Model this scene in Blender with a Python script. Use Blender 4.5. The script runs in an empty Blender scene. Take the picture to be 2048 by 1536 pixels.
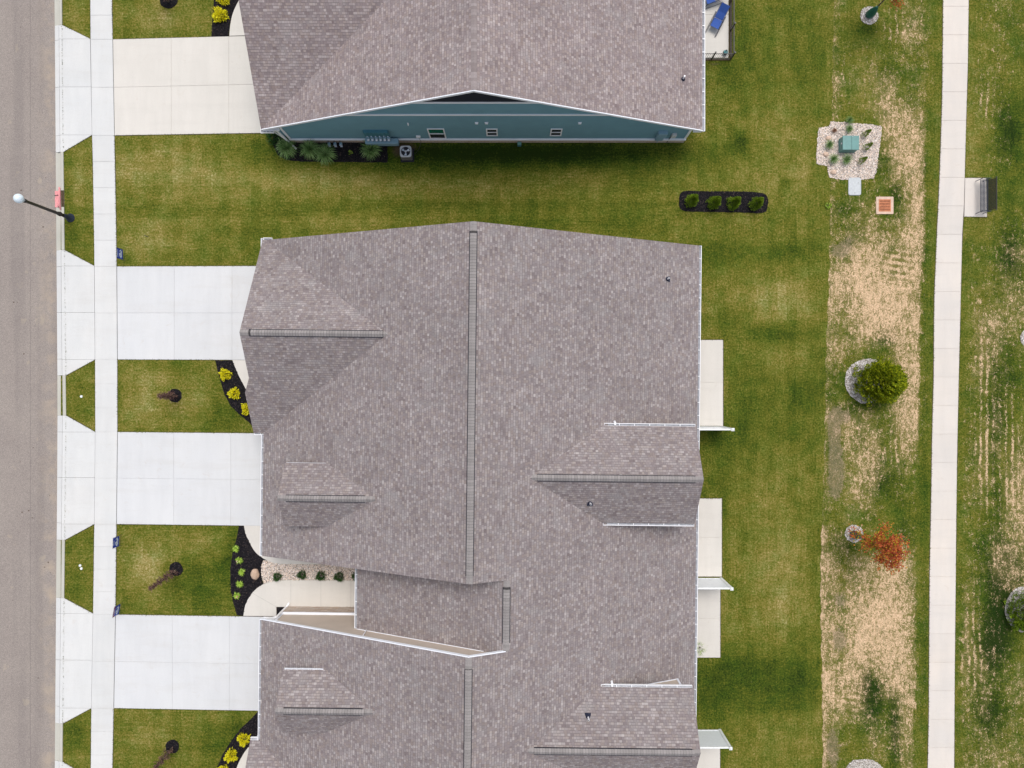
import bpy, bmesh, math, random
import numpy as np
from mathutils import Vector, Matrix
random.seed(7); rng = np.random.default_rng(7)
S = bpy.context.scene; COL = S.collection
# ------------------------------------------------ camera, world, sun, exposure
H = 42.69                                  # camera height in metres; 32 px of the 2048 px photo = 1 m on the ground
cam = bpy.data.cameras.new('camera'); cam.lens = 24.01; cam.sensor_width = 36; cam.clip_end = 3000; cam.clip_start = .5
co = bpy.data.objects.new('camera', cam); COL.objects.link(co); co.location = (0, 0, H); co.rotation_euler = (0, 0, 0)
S.camera = co
SUN_EL, SUN_AZ = math.radians(66), math.radians(14)      # azimuth measured from +Y towards +X
W = bpy.data.worlds.new('World'); S.world = W; W.use_nodes = True
wn = W.node_tree; wn.nodes.clear()
wo = wn.nodes.new('ShaderNodeOutputWorld'); wb = wn.nodes.new('ShaderNodeBackground'); ws = wn.nodes.new('ShaderNodeTexSky')
whs = wn.nodes.new('ShaderNodeHueSaturation'); whs.inputs['Saturation'].default_value = .42
ws.sky_type = 'NISHITA'; ws.sun_disc = False; ws.sun_elevation = SUN_EL; ws.sun_rotation = SUN_AZ
ws.air_density = 1.0; ws.dust_density = 3.0; ws.ozone_density = 1.0
wn.links.new(ws.outputs[0], whs.inputs['Color']); wn.links.new(whs.outputs[0], wb.inputs[0]); wn.links.new(wb.outputs[0], wo.inputs[0])
wb.inputs[1].default_value = .135
sl = bpy.data.lights.new('sun', 'SUN'); sl.energy = 1.2; sl.angle = math.radians(32); sl.color = (1, .965, .91)
so = bpy.data.objects.new('sun', sl); COL.objects.link(so)
sd = Vector((math.sin(SUN_AZ)*math.cos(SUN_EL), math.cos(SUN_AZ)*math.cos(SUN_EL), math.sin(SUN_EL)))
so.rotation_euler = sd.to_track_quat('Z', 'Y').to_euler(); so.location = sd*60
S.view_settings.view_transform = 'Standard'; S.view_settings.look = 'None'; S.view_settings.gamma = 1
S.view_settings.exposure = 0.46

# ------------------------------------------------ helpers
def P(px, py, z=0.0):
    "true position of a photo point that lies at height z"
    k = (H - z)/H
    return ((px-1024)/32*k, (768-py)/32*k, z)
def tag(o, label=None, cat=None, group=None, kind=None):
    if label: o['label'] = label
    if cat: o['category'] = cat
    if group: o['group'] = group
    if kind: o['kind'] = kind
    return o
def thing(name, label, cat, loc=(0, 0, 0), rz=0, group=None):
    o = bpy.data.objects.new(name, None); COL.objects.link(o); o.empty_display_size = .2
    o.location = loc; o.rotation_euler = (0, 0, rz)
    return tag(o, label, cat, group)
class MB:
    def __init__(s): s.v = []; s.f = []; s.uv = []
    def face(s, pts, uv=None):
        n = len(s.v); s.v += [tuple(p) for p in pts]; s.f.append(list(range(n, n+len(pts))))
        s.uv.append(uv if uv else [(p[0], p[1]) for p in pts])
    def box(s, x0, x1, y0, y1, z0, z1):
        s.hexa([(x0, y0, z0), (x1, y0, z0), (x1, y1, z0), (x0, y1, z0)], [(x0, y0, z1), (x1, y0, z1), (x1, y1, z1), (x0, y1, z1)])
    def hexa(s, b, t):
        n = len(b)
        for i in range(n):
            j = (i+1) % n
            s.face([b[i], b[j], t[j], t[i]], [(0, b[i][2]), (1, b[j][2]), (1, t[j][2]), (0, t[i][2])])
        s.face(list(t)); s.face(list(b)[::-1])
    def prism(s, poly, z0, z1):
        s.hexa([(p[0], p[1], z0) for p in poly], [(p[0], p[1], z1) for p in poly])
    def bar(s, a, b, w, h=None, up=(0, 0, 1)):
        h = h or w; a = Vector(a); b = Vector(b); d = (b-a).normalized(); u = Vector(up)
        if abs(d.dot(u)) > .98: u = Vector((0, 1, 0))
        sd_ = d.cross(u).normalized(); u = sd_.cross(d).normalized()
        o = [sd_*(w/2*i)+u*(h/2*j) for i, j in ((-1, -1), (1, -1), (1, 1), (-1, 1))]
        s.hexa([a+q for q in o], [b+q for q in o])
    def tube(s, pts, r, n=10, cap=True):
        pts = [Vector(p) for p in pts]; rs = r if isinstance(r, (list, tuple)) else [r]*len(pts); rings = []
        for i, p in enumerate(pts):
            d = (pts[min(i+1, len(pts)-1)]-pts[max(i-1, 0)]).normalized()
            u = Vector((0, 0, 1)) if abs(d.z) < .95 else Vector((1, 0, 0))
            a = d.cross(u).normalized(); b = a.cross(d)
            rings.append([p+(a*math.cos(t*2*math.pi/n)+b*math.sin(t*2*math.pi/n))*rs[i] for t in range(n)])
        for q in range(len(rings)-1):
            for i in range(n):
                j = (i+1) % n; s.face([rings[q][i], rings[q][j], rings[q+1][j], rings[q+1][i]])
        if cap: s.face(rings[0][::-1]); s.face(rings[-1])
    def lathe(s, prof, c=(0, 0, 0), n=20, squash=1):
        rings = [[(c[0]+r*math.cos(t*2*math.pi/n), c[1]+squash*r*math.sin(t*2*math.pi/n), c[2]+z) for t in range(n)] for r, z in prof]
        for q in range(len(rings)-1):
            for i in range(n):
                j = (i+1) % n; s.face([rings[q][i], rings[q][j], rings[q+1][j], rings[q+1][i]])
        s.face(rings[-1]); s.face(rings[0][::-1])
    def build(s, name, mat, parent=None, smooth=False, loc=None, bevel=0, merge=True):
        me = bpy.data.meshes.new(name)
        me.from_pydata(s.v, [], s.f); uvl = me.uv_layers.new(name='UVMap')
        flat = [c for u in s.uv for p in u for c in p[:2]]
        uvl.data.foreach_set('uv', flat)
        me.materials.append(mat)
        o = bpy.data.objects.new(name, me); COL.objects.link(o)
        if merge:
            bm = bmesh.new(); bm.from_mesh(me); bmesh.ops.remove_doubles(bm, verts=bm.verts, dist=.0004)
            bmesh.ops.recalc_face_normals(bm, faces=bm.faces); bm.to_mesh(me); bm.free()
        if smooth: me.shade_smooth()
        if loc: o.location = loc
        if parent: o.parent = parent
        if bevel:
            m = o.modifiers.new('bevel', 'BEVEL'); m.width = bevel; m.segments = 2; m.limit_method = 'ANGLE'
        return o
def offset(poly, d):
    n = len(poly); A = sum(poly[i][0]*poly[(i+1) % n][1]-poly[(i+1) % n][0]*poly[i][1] for i in range(n))
    sg = 1 if A > 0 else -1; out = []
    for i in range(n):
        p0 = Vector(poly[i-1][:2]); p1 = Vector(poly[i][:2]); p2 = Vector(poly[(i+1) % n][:2])
        a = (p1-p0).normalized(); b = (p2-p1).normalized()
        na = Vector((a.y, -a.x))*sg; nb = Vector((b.y, -b.x))*sg; m = na+nb
        m = m/max(.35, m.length_squared/2) if m.length > 1e-6 else na
        q = p1+m*d; out.append((q.x, q.y))
    return out
def smooth_curve(pts, n=6):
    out = []
    for i in range(len(pts)-1):
        p0, p1, p2, p3 = [Vector(pts[max(0, min(len(pts)-1, j))]) for j in (i-1, i, i+1, i+2)]
        for t in range(n):
            t /= n
            q = .5*((2*p1)+(p2-p0)*t+(2*p0-5*p1+4*p2-p3)*t*t+(3*p1-p0-3*p2+p3)*t**3); out.append(tuple(q))
    out.append(tuple(pts[-1])); return out
def lin(y, tab):
    return float(np.interp(y, [t[0] for t in tab], [t[1] for t in tab]))
def inside(x, y, poly):
    r = False; n = len(poly)
    for i in range(n):
        x1, y1 = poly[i][:2]; x2, y2 = poly[(i+1) % n][:2]
        if (y1 > y) != (y2 > y) and x < (x2-x1)*(y-y1)/(y2-y1)+x1: r = not r
    return r
def copy_tree(o, parent=None):
    c = o.copy(); COL.objects.link(c)
    if parent: c.parent = parent
    for ch in [q for q in bpy.data.objects if q.parent == o]: copy_tree(ch, c)
    return c

# ------------------------------------------------ materials
class NT:
    def __init__(s, name, rough=.8, spec=.3, metal=0):
        s.m = bpy.data.materials.new(name); s.m.use_nodes = True; s.t = s.m.node_tree
        s.b = s.t.nodes['Principled BSDF']; s.b.inputs['Roughness'].default_value = rough
        s.b.inputs['Specular IOR Level'].default_value = spec; s.b.inputs['Metallic'].default_value = metal
    def n(s, typ, **kw):
        nd = s.t.nodes.new('ShaderNode'+typ)
        for k, v in kw.items():
            if hasattr(nd, k): setattr(nd, k, v)
            else: nd.inputs[k.replace('_', ' ')].default_value = v
        return nd
    def l(s, a, b): s.t.links.new(a, b)
    def math(s, op, a, b=0, c=0, clamp=False):
        nd = s.t.nodes.new('ShaderNodeMath'); nd.operation = op; nd.use_clamp = clamp
        for i, q in enumerate((a, b, c)):
            if hasattr(q, 'is_output'): s.l(q, nd.inputs[i])
            else: nd.inputs[i].default_value = q
        return nd.outputs[0]
    def mix(s, f, a, b, mode='MIX'):
        nd = s.t.nodes.new('ShaderNodeMix'); nd.data_type = 'RGBA'; nd.blend_type = mode
        for i, q in ((0, f), (6, a), (7, b)):
            if hasattr(q, 'is_output'): s.l(q, nd.inputs[i])
            else: nd.inputs[i].default_value = (*q, 1) if isinstance(q, tuple) else q
        return nd.outputs[2]
    def noise(s, vec, scale, detail=4, rough=.6, dist=0, dim='3D'):
        nd = s.n('TexNoise'); nd.noise_dimensions = dim
        nd.inputs['Scale'].default_value = scale; nd.inputs['Detail'].default_value = detail
        nd.inputs['Roughness'].default_value = rough; nd.inputs['Distortion'].default_value = dist
        if vec is not None: s.l(vec, nd.inputs['Vector'])
        return nd.outputs['Fac']
    def ramp(s, f, stops, interp='LINEAR'):
        nd = s.t.nodes.new('ShaderNodeValToRGB'); nd.color_ramp.interpolation = interp; e = nd.color_ramp.elements
        while len(e) < len(stops): e.new(.5)
        for q, (p, c) in zip(e, stops): q.position = p; q.color = (*c, 1) if isinstance(c, tuple) else (c, c, c, 1)
        s.l(f, nd.inputs[0]); return nd.outputs[0]
    def obj(s): return s.n('TexCoord').outputs['Object']
    def geo(s): return s.n('NewGeometry').outputs['Position']
    def scaled(s, vec, sc):
        nd = s.n('Mapping'); nd.inputs['Scale'].default_value = sc; s.l(vec, nd.inputs['Vector']); return nd.outputs[0]
    def bump(s, h, st=.3, d=.01):
        nd = s.n('Bump'); nd.inputs['Strength'].default_value = st; nd.inputs['Distance'].default_value = d
        s.l(h, nd.inputs['Height']); s.l(nd.outputs[0], s.b.inputs['Normal'])
    def col(s, c):
        if hasattr(c, 'is_output'): s.l(c, s.b.inputs['Base Color'])
        else: s.b.inputs['Base Color'].default_value = (*c, 1)
        return s.m
def shingle_mat(name, tint):
    t = NT(name, .92, .15); uv = t.n('UVMap').outputs[0]; sp = t.n('SeparateXYZ'); t.l(uv, sp.inputs[0]); u, v = sp.outputs[0], sp.outputs[1]
    vr = t.math('DIVIDE', v, .142); row = t.math('FLOOR', vr); fr = t.math('FRACT', vr)
    def cells(width, off):
        w = t.math('ADD', t.math('DIVIDE', u, width), t.math('MULTIPLY', row, off))
        vo = t.n('TexVoronoi'); vo.voronoi_dimensions = '1D'; vo.inputs['Scale'].default_value = 1; t.l(w, vo.inputs['W'])
        sc = t.n('SeparateColor'); t.l(vo.outputs['Color'], sc.inputs[0])
        ve = t.n('TexVoronoi'); ve.voronoi_dimensions = '1D'; ve.feature = 'DISTANCE_TO_EDGE'; ve.inputs['Scale'].default_value = 1; t.l(w, ve.inputs['W'])
        return sc, ve.outputs['Distance']
    c1, e1 = cells(.155, 31.37); c2, e2 = cells(.55, 17.7)
    tone = t.math('ADD', t.math('MULTIPLY', c1.outputs[0], .8), t.math('MULTIPLY', c2.outputs[0], .2))
    base = t.ramp(tone, [(0, (.12, .092, .090)), (.22, (.165, .134, .131)), (.45, (.21, .178, .175)), (.62, (.25, .218, .210)), (.82, (.315, .287, .275)), (1, (.41, .385, .365))])
    hue = t.mix(t.math('MULTIPLY', c1.outputs[1], .38), base, (.235, .225, .23), 'MIX')
    hue = t.mix(t.math('MULTIPLY', t.math('GREATER_THAN', c1.outputs[2], .72), .35), hue, (.25, .205, .165))
    o = t.obj(); big = t.noise(o, .35, 4, .6); streak = t.noise(t.scaled(uv, (1.4, .25, 1)), 1.6, 3, .6)
    f = t.math('ADD', t.math('MULTIPLY', big, .42), t.math('MULTIPLY', streak, .3)); f = t.math('ADD', f, .70)
    cc = t.n('CombineColor')
    for i in range(3): t.l(f, cc.inputs[i])
    hue = t.mix(1.0, hue, cc.outputs[0], 'MULTIPLY')
    bl = t.noise(o, 1.1, 3, .6); blm = t.ramp(bl, [(.54, 0), (.72, .55)]); hue = t.mix(blm, hue, (.27, .265, .26))
    gr = t.noise(uv, 95, 2, .7); hue = t.mix(.22, hue, t.ramp(gr, [(.3, .05), (.7, .5)]))
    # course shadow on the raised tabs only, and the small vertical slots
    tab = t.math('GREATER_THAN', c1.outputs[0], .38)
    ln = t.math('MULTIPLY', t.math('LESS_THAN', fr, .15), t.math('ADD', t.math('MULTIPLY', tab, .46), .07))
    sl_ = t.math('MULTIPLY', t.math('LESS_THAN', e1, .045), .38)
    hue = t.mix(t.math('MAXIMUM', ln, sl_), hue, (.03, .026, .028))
    hue = t.mix(1.0, hue, tint, 'MULTIPLY')
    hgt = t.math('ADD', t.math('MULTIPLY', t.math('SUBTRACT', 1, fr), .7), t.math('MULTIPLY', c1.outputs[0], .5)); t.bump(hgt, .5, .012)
    return t.col(hue)
def island(name, stops, rough=.8, spec=.2, nz=0, trans=0):
    t = NT(name, rough, spec); gi = t.n('NewGeometry').outputs['Random Per Island']; c = t.ramp(gi, stops)
    if nz: c = t.mix(nz, c, t.ramp(t.noise(t.geo(), 40, 3, .7), [(.3, .05), (.7, .6)]))
    t.col(c)
    if trans:
        tb = t.n('BsdfTranslucent'); t.l(c, tb.inputs[0]); mx = t.n('MixShader'); mx.inputs[0].default_value = trans
        out = t.t.nodes['Material Output']; t.l(t.b.outputs[0], mx.inputs[1]); t.l(tb.outputs[0], mx.inputs[2]); t.l(mx.outputs[0], out.inputs[0])
    return t.m
M = {}
M['shingle'] = shingle_mat('shingle_brown_grey', (1.03, .975, .985))
M['shingle_warm'] = shingle_mat('shingle_warm_grey', (1.15, 1.05, 1.055))
def simple(name, c, rough=.6, spec=.4, metal=0, var=.12, scale=6, bump=0, bscale=30):
    t = NT(name, rough, spec, metal); g = t.obj(); f = t.noise(g, scale, 4, .6)
    d = tuple(max(0, x*(1-var)) for x in c); e = tuple(min(1, x*(1+var)) for x in c)
    col = t.mix(t.ramp(f, [(.3, 0), (.7, 1)]), d, e)
    if bump: t.bump(t.noise(g, bscale, 3, .6), bump, .01)
    return t.col(col)
def siding(name, c, pitch=.15):
    t = NT(name, .75, .25); g = t.geo(); sp = t.n('SeparateXYZ'); t.l(g, sp.inputs[0])
    fr = t.math('FRACT', t.math('DIVIDE', sp.outputs[2], pitch)); row = t.math('FLOOR', t.math('DIVIDE', sp.outputs[2], pitch))
    f = t.noise(g, 1.2, 4, .6); col = t.mix(f, tuple(x*.86 for x in c), tuple(x*1.12 for x in c))
    wv = t.noise(t.scaled(g, (2, 2, 40)), 2, 3, .6); col = t.mix(t.math('MULTIPLY', wv, .22), col, tuple(x*.6 for x in c))
    col = t.mix(t.math('MULTIPLY', t.math('LESS_THAN', fr, .09), .55), col, tuple(x*.3 for x in c))
    t.bump(t.math('SUBTRACT', 1, fr), .6, .02); return t.col(col)
M['siding_teal'] = siding('siding_teal', (.165, .325, .40)); M['siding_tan'] = siding('siding_tan', (.565, .475, .40))
M['shake_dark'] = siding('shake_dark', (.014, .018, .03), .2)
M['trim'] = simple('white_trim', (.80, .82, .87), .45, .4, var=.04, scale=1.5)
M['gutter'] = simple('gutter_white', (.80, .80, .82), .35, .5, var=.03, scale=2)
M['gutter_in'] = simple('gutter_shade_grey', (.36, .37, .40), .8, .2, var=.25, scale=5)  # grey puts the shade inside the gutter channel into the colour
M['vent_dark'] = simple('vent_black', (.012, .013, .022), .7, .3)
M['vent_body'] = simple('vent_body', (.06, .055, .055), .9, .2)
M['rubber'] = simple('pipe_boot_rubber', (.018, .022, .045), .6, .3)
M['pvc'] = simple('pvc_white', (.80, .80, .82), .4, .5, var=.05)
def cap_mat():
    t = NT('ridge_cap_shingle', .92, .15); g = t.obj(); gi = t.n('NewGeometry').outputs['Random Per Island']
    c = t.ramp(gi, [(0, (.22, .196, .188)), (.5, (.255, .228, .22)), (1, (.30, .268, .258))]); c = t.mix(.25, c, t.ramp(t.noise(g, 60, 3, .7), [(.3, .05), (.7, .5)]))
    return t.col(c)
M['cap'] = cap_mat()
M['cap_warm'] = island('cap_warm', [(0, (.24, .20, .195)), (1, (.33, .285, .28))], .92, .15) if 'island' in globals() else M['cap']
def stone_mat():
    t = NT('ledge_stone', .85, .3); g = t.geo(); br = t.n('TexBrick'); m = t.n('Mapping'); m.inputs['Rotation'].default_value = (math.pi/2, 0, 0)
    t.l(g, m.inputs[0]); t.l(m.outputs[0], br.inputs[0]); br.inputs['Scale'].default_value = 1; br.inputs['Brick Width'].default_value = .42; br.inputs['Row Height'].default_value = .11
    br.inputs['Mortar Size'].default_value = .012; br.inputs['Color1'].default_value = (.50, .36, .26, 1); br.inputs['Color2'].default_value = (.70, .57, .47, 1); br.inputs['Mortar'].default_value = (.2, .17, .15, 1)
    c = t.mix(t.ramp(t.noise(g, 3.2, 4, .7), [(.35, 0), (.65, .6)]), br.outputs[0], (.42, .38, .36)); t.bump(t.noise(g, 14, 4, .7), .8, .03); return t.col(c)
M['stone'] = stone_mat()
def concrete(name, c, warm, joint=False):
    t = NT(name, .85, .25); g = t.geo()
    a = t.noise(g, .28, 5, .6); b = t.noise(t.scaled(g, (2.2, .35, 1)), .8, 4, .6); d = t.noise(g, 26, 4, .75)
    col = t.mix(t.ramp(a, [(.3, 0), (.7, 1)]), c, warm)
    col = t.mix(t.math('MULTIPLY', t.ramp(b, [(.38, 0), (.72, 1)]), .30), col, tuple(x*.82 for x in c))
    col = t.mix(.10, col, t.ramp(d, [(.3, .15), (.7, .9)]))
    st = t.noise(g, 1.7, 5, .7, 1.0); col = t.mix(t.ramp(st, [(.60, 0), (.8, .34)]), col, (.46, .38, .30))
    gi = t.n('NewGeometry').outputs['Random Per Island']; col = t.mix(1, col, t.ramp(gi, [(0, .965), (1, 1.01)]), 'MULTIPLY')
    dr = t.ramp(t.noise(t.scaled(g, (.25, 1.3, 1)), 1.0, 4, .7), [(.5, 0), (.75, .22)]); col = t.mix(dr, col, (.47, .44, .40))
    t.bump(t.noise(g, 120, 2, .6), .15, .003); return t.col(col)
M['drive'] = concrete('driveway_concrete', (.60, .605, .615), (.64, .64, .64))
M['walk'] = concrete('sidewalk_concrete', (.60, .605, .60), (.66, .65, .63))
M['warmwalk'] = concrete('warm_concrete', (.62, .585, .53), (.66, .62, .565))
M['path'] = concrete('path_concrete', (.62, .575, .53), (.69, .615, .54))
M['curb'] = concrete('curb_concrete', (.44, .43, .37), (.52, .50, .44))
def asphalt():
    t = NT('asphalt', .9, .25); g = t.geo()
    a = t.noise(g, .35, 5, .6); c = t.ramp(a, [(.3, (.24, .205, .195)), (.5, (.28, .245, .23)), (.7, (.33, .29, .265))])
    f = t.noise(g, 24, 4, .85); c = t.mix(.62, c, t.ramp(f, [(.3, (.09, .08, .08)), (.5, (.26, .23, .22)), (.72, (.56, .50, .47))]))
    sp = t.n('SeparateXYZ'); t.l(g, sp.inputs[0])
    near = t.ramp(t.math('ADD', t.math('MULTIPLY', t.math('ABSOLUTE', t.math('ADD', sp.outputs[0], 28.9)), .8), 0), [(0, 1), (.75, 0)])
    du = t.math('MULTIPLY', near, t.ramp(t.noise(g, .8, 4, .65), [(.45, 0), (.68, .75)])); c = t.mix(du, c, (.40, .33, .265))
    pt = t.ramp(t.noise(t.scaled(g, (1, .8, 1)), 1.1, 3, .6), [(.655, 0), (.70, .5)]); c = t.mix(pt, c, (.38, .33, .27))
    tr = t.ramp(t.noise(t.scaled(g, (1.1, .06, 1)), .9, 2, .5), [(.5, 0), (.62, .22)]); c = t.mix(tr, c, (.14, .125, .13))
    sm = t.math('LESS_THAN', t.math('ABSOLUTE', t.math('ADD', t.math('ADD', sp.outputs[0], 30.12), t.math('MULTIPLY', t.noise(g, .6, 3, .6), .12))), .022); c = t.mix(t.math('MULTIPLY', sm, .35), c, (.11, .10, .10))
    c = t.mix(1, c, (1.0, .98, .93), 'MULTIPLY')
    t.bump(f, .5, .01); return t.col(c)
M['asphalt'] = asphalt()
def lawn_mat(name, rough=False):
    t = NT(name, .95, .1); g = t.geo()
    at = t.n('Attribute'); at.attribute_name = 'tone'; sc = t.n('SeparateColor'); t.l(at.outputs['Color'], sc.inputs[0])
    dry, lush_shade, straw = sc.outputs[0], sc.outputs[1], sc.outputs[2]
    at2 = t.n('Attribute'); at2.attribute_name = 'soil'; soil = at2.outputs['Fac']
    fine = t.noise(g, 6.5, 6, .9); mid = t.noise(g, 1.4, 5, .75); low = t.noise(g, .33, 3, .6)
    grain = t.noise(g, 10, 1.5, .6)
    spx = t.n('SeparateXYZ'); t.l(g, spx.inputs[0]); back = t.math('GREATER_THAN', spx.outputs[0], 11.4)
    mow = t.math('ADD', t.math('MULTIPLY', t.noise(t.scaled(g, (5, .35, 1)), 1.6, 3, .7), back), t.math('MULTIPLY', t.noise(t.scaled(g, (.3, 5, 1)), 1.6, 3, .7), t.math('SUBTRACT', 1, back)))
    sod = t.n('TexBrick'); m = t.n('Mapping'); m.inputs['Rotation'].default_value = (0, 0, math.pi/2); nz_ = t.n('TexNoise'); nz_.inputs['Scale'].default_value = .5; t.l(g, nz_.inputs['Vector']); gd_ = t.n('VectorMath', operation='MULTIPLY_ADD'); t.l(nz_.outputs['Color'], gd_.inputs[0]); gd_.inputs[1].default_value = (.35, .35, 0); t.l(g, gd_.inputs[2]); t.l(gd_.outputs[0], m.inputs[0]); t.l(m.outputs[0], sod.inputs[0])
    sod.inputs['Scale'].default_value = 1; sod.inputs['Brick Width'].default_value = 2.1; sod.inputs['Row Height'].default_value = .62; sod.inputs['Mortar Size'].default_value = .0
    sod.inputs['Color1'].default_value = (0, 0, 0, 1); sod.inputs['Color2'].default_value = (1, 1, 1, 1); sod.offset = .37
    seam = t.n('TexBrick'); t.l(m.outputs[0], seam.inputs[0])
    for k_, v_ in (('Scale', 1), ('Brick Width', 2.1), ('Row Height', .62), ('Mortar Size', .02)): seam.inputs[k_].default_value = v_
    seam.offset = .37
    sodv = t.math('MULTIPLY', sod.outputs[0], 1)
    f = t.math('MULTIPLY', fine, 1.25)
    f = t.math('ADD', f, t.math('MULTIPLY', grain, .75)); f = t.math('ADD', f, t.math('MULTIPLY', mid, .55)); f = t.math('ADD', f, t.math('MULTIPLY', low, .28))
    f = t.math('ADD', f, t.math('MULTIPLY', sodv, .05 if rough else .10))
    f = t.math('ADD', f, t.math('MULTIPLY', dry, .42)); f = t.math('SUBTRACT', f, t.math('MULTIPLY', lush_shade, .40)); f = t.math('ADD', f, t.math('MULTIPLY', mow, .34)); f = t.math('SUBTRACT', f, 1.165)
    if not rough: f = t.math('ADD', f, t.math('MULTIPLY', seam.outputs['Fac'], .035))
    c = t.ramp(f, [(.02, (.018, .034, .004)), (.24, (.052, .076, .007)), (.43, (.104, .114, .012)), (.58, (.168, .152, .026)), (.76, (.265, .216, .066)), (1, (.46, .37, .18))])
    hv = t.ramp(t.noise(g, .9, 4, .65), [(.42, 0), (.68, .5)]); c = t.mix(hv, c, t.mix(1, c, (.62, .98, .85), 'MULTIPLY'))
    if rough:
        dk = t.ramp(t.noise(g, .55, 5, .7), [(.5, 0), (.62, .55)])
        c = t.mix(dk, c, t.mix(1, c, (.42, .72, .62), 'MULTIPLY'))
        sn = t.noise(t.scaled(g, (1, .75, 1)), 6.2, 4, .78, 1.6); s2 = t.noise(t.scaled(g, (1.6, .35, 1)), 3.5, 3, .6)
        at3 = t.n('Attribute'); at3.attribute_name = 'track'; tk = at3.outputs['Fac']; wob = t.math('MULTIPLY', t.math('SUBTRACT', low, .5), 9)
        tv = t.math('MULTIPLY', t.math('SINE', t.math('ADD', t.math('MULTIPLY', spx.outputs[0], 15.5), wob)), t.math('MAXIMUM', tk, 0))
        tw = t.math('MULTIPLY', t.math('SINE', t.math('ADD', t.math('MULTIPLY', spx.outputs[1], 15.5), t.math('MULTIPLY', spx.outputs[0], 2.5))), t.math('MAXIMUM', t.math('MULTIPLY', tk, -1), 0))
        tr_ = t.math('MULTIPLY', t.math('MULTIPLY', t.math('ADD', tv, tw), t.ramp(t.noise(g, 1.6, 3, .7), [(.38, .15), (.62, 1)])), .24)
        th = t.math('ADD', t.math('ADD', sn, t.math('MULTIPLY', s2, .30)), t.math('MULTIPLY', straw, .27)); th = t.math('ADD', th, t.math('MULTIPLY', t.math('SUBTRACT', mid, .5), .38)); th = t.math('ADD', th, tr_)
        un = t.ramp(t.math('ADD', t.math('MULTIPLY', straw, .8), t.math('MULTIPLY', mid, .9)), [(.58, 0), (1.05, .62)]); c = t.mix(un, c, t.mix(grain, (.15, .125, .035), (.34, .26, .12)))
        mk = t.ramp(th, [(.775, 0), (.90, .93)]); sc2 = t.ramp(t.noise(g, 13, 3, .8), [(.3, (.31, .20, .10)), (.5, (.64, .445, .275)), (.68, (.90, .655, .475))])
        c = t.mix(t.math('MULTIPLY', mk, t.math('GREATER_THAN', straw, .02)), c, sc2)
        so_ = t.ramp(t.math('ADD', t.math('MULTIPLY', soil, .75), t.math('ADD', t.math('MULTIPLY', mid, .7), t.math('MULTIPLY', fine, .7))), [(.96, 0), (1.6, .5)]); c = t.mix(so_, c, t.ramp(t.noise(g, 12, 3, .8), [(.3, (.075, .06, .035)), (.5, (.20, .155, .105)), (.7, (.46, .36, .26))]))
    else:
        fl = t.ramp(t.noise(g, 5.3, 2, .5), [(.76, 0), (.79, .7)]); c = t.mix(fl, c, (.33, .27, .13))
        so_ = t.ramp(t.math('ADD', soil, t.math('MULTIPLY', mid, .6)), [(.7, 0), (1.0, .85)]); c = t.mix(so_, c, t.mix(fine, (.05, .035, .025), (.16, .11, .07)))
    t.bump(t.math('ADD', fine, grain), .9, .05); return t.col(c)
M['lawn'] = lawn_mat('lawn_grass'); M['rough'] = lawn_mat('patchy_grass', True)
M['pebble'] = island('river_pebbles', [(0, (.15, .12, .11)), (.12, (.36, .30, .27)), (.35, (.60, .53, .48)), (.6, (.74, .64, .56)), (.8, (.78, .59, .44)), (1, (.90, .86, .85))], .8, .3)
M['pebble_white'] = island('white_pebbles', [(0, (.15, .14, .13)), (.3, (.36, .32, .28)), (.65, (.58, .53, .49)), (1, (.80, .78, .78))], .8, .3)
M['chip'] = island('mulch_chips', [(0, (.006, .006, .008)), (.5, (.016, .014, .017)), (.93, (.035, .03, .033)), (1, (.10, .07, .055))], .95, .1)
M['mulch'] = simple('mulch_base', (.012, .011, .013), .95, .1, var=.5, scale=20, bump=.8, bscale=25)
M['soil'] = simple('edge_soil', (.075, .055, .035), .95, .1, var=.35, scale=9, bump=.5)
M['gravelbase'] = simple('gravel_base', (.30, .26, .22), .95, .1, var=.3, scale=20)
M['boulder'] = simple('boulder_stone', (.50, .36, .27), .9, .2, var=.22, scale=7, bump=.9, bscale=16)
M['yellow_leaf'] = island('yellow_leaves', [(0, (.50, .45, .008)), (.4, (.84, .76, .008)), (1, (.95, .90, .05))], .6, .3, trans=.2)
M['lime_leaf'] = island('lime_leaves', [(0, (.16, .30, .02)), (.5, (.33, .50, .05)), (1, (.52, .66, .14))], .6, .3, trans=.2)
M['dark_leaf'] = island('dark_leaves', [(0, (.012, .05, .010)), (.5, (.03, .105, .02)), (1, (.075, .18, .035))], .6, .3, trans=.15)
M['conifer'] = island('conifer_sprays', [(0, (.05, .09, .006)), (.35, (.15, .22, .008)), (.7, (.33, .38, .010)), (1, (.52, .52, .02))], .7, .2, trans=.15)
M['arbor'] = island('arborvitae_sprays', [(0, (.05, .09, .006)), (.5, (.15, .25, .012)), (1, (.30, .42, .03))], .7, .2, trans=.15)
M['grassblade'] = island('ornamental_blades', [(0, (.06, .13, .03)), (.5, (.19, .34, .10)), (1, (.42, .56, .24))], .7, .2, trans=.2)
M['dryblade'] = island('dry_blades', [(0, (.16, .07, .04)), (1, (.34, .2, .12))], .8, .2)
M['red_leaf'] = island('red_leaves', [(0, (.26, .04, .018)), (.4, (.48, .10, .035)), (.75, (.60, .17, .05)), (.9, (.55, .30, .03)), (1, (.36, .36, .02))], .6, .2, trans=.25)
M['gold_leaf'] = island('gold_leaves', [(0, (.16, .19, .01)), (.5, (.36, .30, .01)), (1, (.62, .44, .03))], .6, .2, trans=.25)
M['purple_leaf'] = island('purple_leaves', [(0, (.05, .024, .022)), (.6, (.14, .07, .06)), (1, (.27, .17, .12))], .7, .2)
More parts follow.
